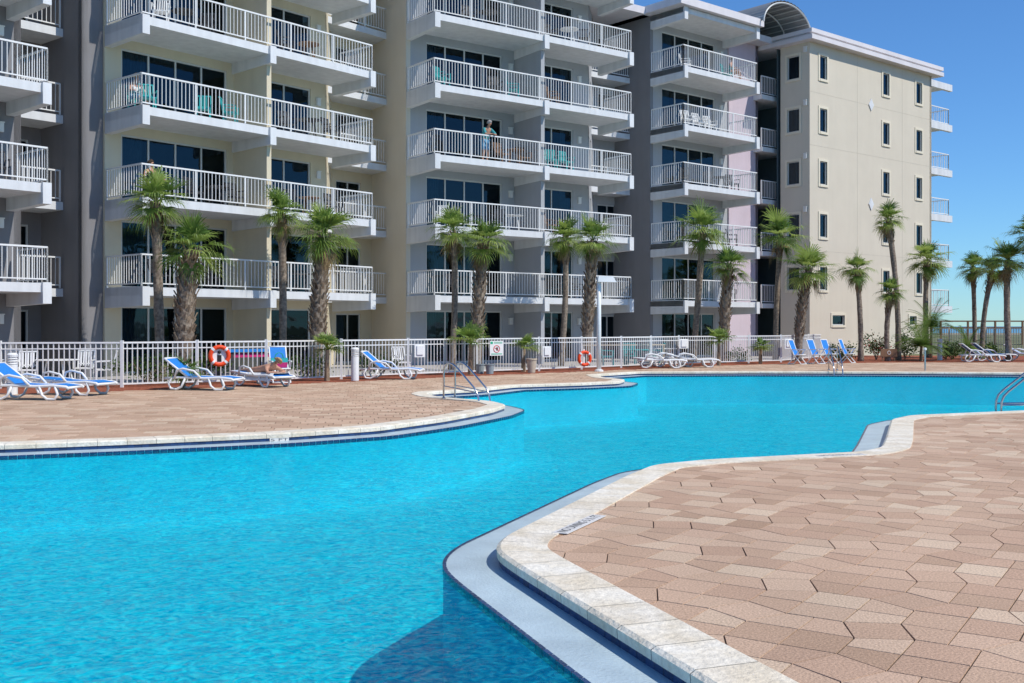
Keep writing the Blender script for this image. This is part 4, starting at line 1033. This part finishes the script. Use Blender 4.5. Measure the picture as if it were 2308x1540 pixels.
man=dict(pelvis=(0,.12,.95),waist=(0,.08,1.10),chest=(0,-.04,1.32),neck=(0,-.12,1.47),head=(0,-.20,1.60),face=(.25,-1,-.35),
 shL=(.19,-.06,1.38),shR=(-.19,-.06,1.38),elL=(.27,-.30,1.13),elR=(-.27,-.30,1.13),wrL=(.08,-.48,1.11),wrR=(-.08,-.46,1.12),
 hpL=(.10,.12,.88),hpR=(-.10,.12,.88),knL=(.12,.10,.48),knR=(-.12,.04,.48),anL=(.12,.16,.08),anR=(-.13,.12,.08),toL=(.14,.0,.04),toR=(-.15,-.04,.04))
person(on(GB,2.95,.42,3),GB.rotation_euler.z,'man in teal shirt leaning on the third balcony railing of the grey block',man,M['skin'],M['hair_g'],
 [('shirt',M['tealcloth'],['waist','chest','shL','shR','elL','elR','pelvis'],.016),('shorts',M['bluecloth'],['pelvis','hpL','hpR','knL','knR'],.022)])
def seated(): return dict(pelvis=(0,.10,.56),waist=(0,.12,.70),chest=(0,.10,.92),neck=(0,.08,1.08),head=(0,.05,1.22),face=(.3,-1,0),
 shL=(.17,.10,.98),shR=(-.17,.10,.98),elL=(.27,.0,.76),elR=(-.27,.0,.76),wrL=(.27,-.22,.72),wrR=(-.27,-.22,.72),
 hpL=(.10,.04,.54),hpR=(-.10,.04,.54),knL=(.12,-.36,.52),knR=(-.12,-.36,.52),anL=(.12,-.38,.10),anR=(-.12,-.38,.10),toL=(.13,-.52,.05),toR=(-.13,-.52,.05))
lc=on(YB,.95,.9,2); person(lc,YB.rotation_euler.z,'dark haired person seated on the second balcony of the yellow block',seated(),M['skin'],M['hair_d'],[('top',M['blackcloth'],['pelvis','waist','chest','shL','shR'],.016),('shorts',M['whitecloth'],['pelvis','hpL','hpR'],.02)])
patio_chair(lc,YB.rotation_euler.z,M['dark'],'dark patio chair under the seated person on the second yellow balcony')
lc=on(YB,.7,1.35,3); s2=seated()
person((lc[0],lc[1],lc[2]),YB.rotation_euler.z,'light haired person seated at the left end of the third yellow balcony',s2,M['skin'],M['hair_b'],[('top',M['whitecloth'],['pelvis','waist','chest','shL','shR'],.016),('shorts',M['bluecloth'],['pelvis','hpL','hpR','knL','knR'],.02)])
patio_chair(lc,YB.rotation_euler.z,M['teal'],'teal patio chair under the light haired person on the third yellow balcony')
lc=on(PB,4.9,.8,5)
person(lc,PB.rotation_euler.z+.4,'person in teal seated on the top balcony of the narrow lilac block',seated(),M['skin'],M['hair_d'],[('top',M['tealcloth'],['pelvis','waist','chest','shL','shR'],.016),('shorts',M['blackcloth'],['pelvis','hpL','hpR'],.02)])
z0=.36
wom=dict(pelvis=(.95,0,z0+.12),waist=(1.13,0,z0+.12),chest=(1.33,0,z0+.17),neck=(1.50,0,z0+.26),head=(1.62,.02,z0+.33),face=(.9,-.5,-.15),
 shL=(1.38,.17,z0+.16),shR=(1.38,-.17,z0+.16),elL=(1.60,.28,z0+.04),elR=(1.60,-.28,z0+.04),wrL=(1.76,.12,z0+.05),wrR=(1.76,-.12,z0+.05),hdL=(.3,-1,0),hdR=(.3,1,0),
 hpL=(.88,.09,z0+.10),hpR=(.88,-.09,z0+.10),knL=(.48,.10,z0+.07),knR=(.48,-.10,z0+.07),anL=(.10,.09,z0+.06),anR=(.10,-.09,z0+.06),toL=(-.05,.10,z0+.03),toR=(-.05,-.10,z0+.03))
person((WP.x,WP.y,0),WR,'blonde woman lying face down on the towel covered lounger',wom,M['skin'],M['hair_b'],[('swimsuit',M['blackcloth'],['pelvis','waist'],.010)])
mb=MB(); vs=[];fs=[]
for i in range(13):
    for j in range(7):
        x=.15+i*.14; y=-.36+j*.12; z=z0+.022+.006*math.sin(i*1.7+j); 
        if j in (0,6): z-=.20
        vs.append((x,y,z))
for i in range(12):
    for j in range(6): fs.append((i*7+j,(i+1)*7+j,(i+1)*7+j+1,i*7+j+1))
mb.add(vs,fs,.5); tw=mb.build('towel',M['whitecloth'],None,smooth=True,loc=(WP.x,WP.y,0),rz=WR); tag(tw,'white towel spread on the lounger under the lying woman','towel')
# ------------------------------------------------------------------ light, world, camera
sd=Vector((.88,-.47,0)).normalized(); EL=R(50)
sv=Vector((sd.x*math.cos(EL),sd.y*math.cos(EL),math.sin(EL)))
L=bpy.data.lights.new('Sun','SUN'); L.energy=4.3; L.angle=R(.5); L.color=(1,.95,.87)
lo=bpy.data.objects.new('Sun',L); COL.objects.link(lo); lo.rotation_euler=sv.to_track_quat('Z','Y').to_euler(); lo.location=(20,-10,40)
w=bpy.data.worlds.new('World'); SC.world=w; w.use_nodes=True
nt=w.node_tree; bg=nt.nodes['Background']; sk=nt.nodes.new('ShaderNodeTexSky'); sk.sky_type='NISHITA'; sk.sun_disc=False
sk.sun_elevation=EL; sk.sun_rotation=math.atan2(sd.x,sd.y); sk.air_density=1.0; sk.dust_density=0.0; sk.ozone_density=1.0
mx=nt.nodes.new('ShaderNodeMix'); mx.data_type='RGBA'; mx.blend_type='MULTIPLY'; mx.inputs[0].default_value=1; mx.inputs[7].default_value=(.45,.80,1.22,1)
nt.links.new(sk.outputs[0],mx.inputs[6]); nt.links.new(mx.outputs[2],bg.inputs[0]); bg.inputs[1].default_value=.12
cam=bpy.data.cameras.new('Camera'); co=bpy.data.objects.new('Camera',cam); COL.objects.link(co)
co.location=(0,0,CH); co.rotation_euler=(R(90),0,0); cam.sensor_width=36; cam.lens=36*F/2308; cam.shift_y=-(770-HY)/2308; cam.clip_end=12000
SC.camera=co
SC.view_settings.view_transform='Standard'; SC.view_settings.look='None'; SC.view_settings.exposure=0
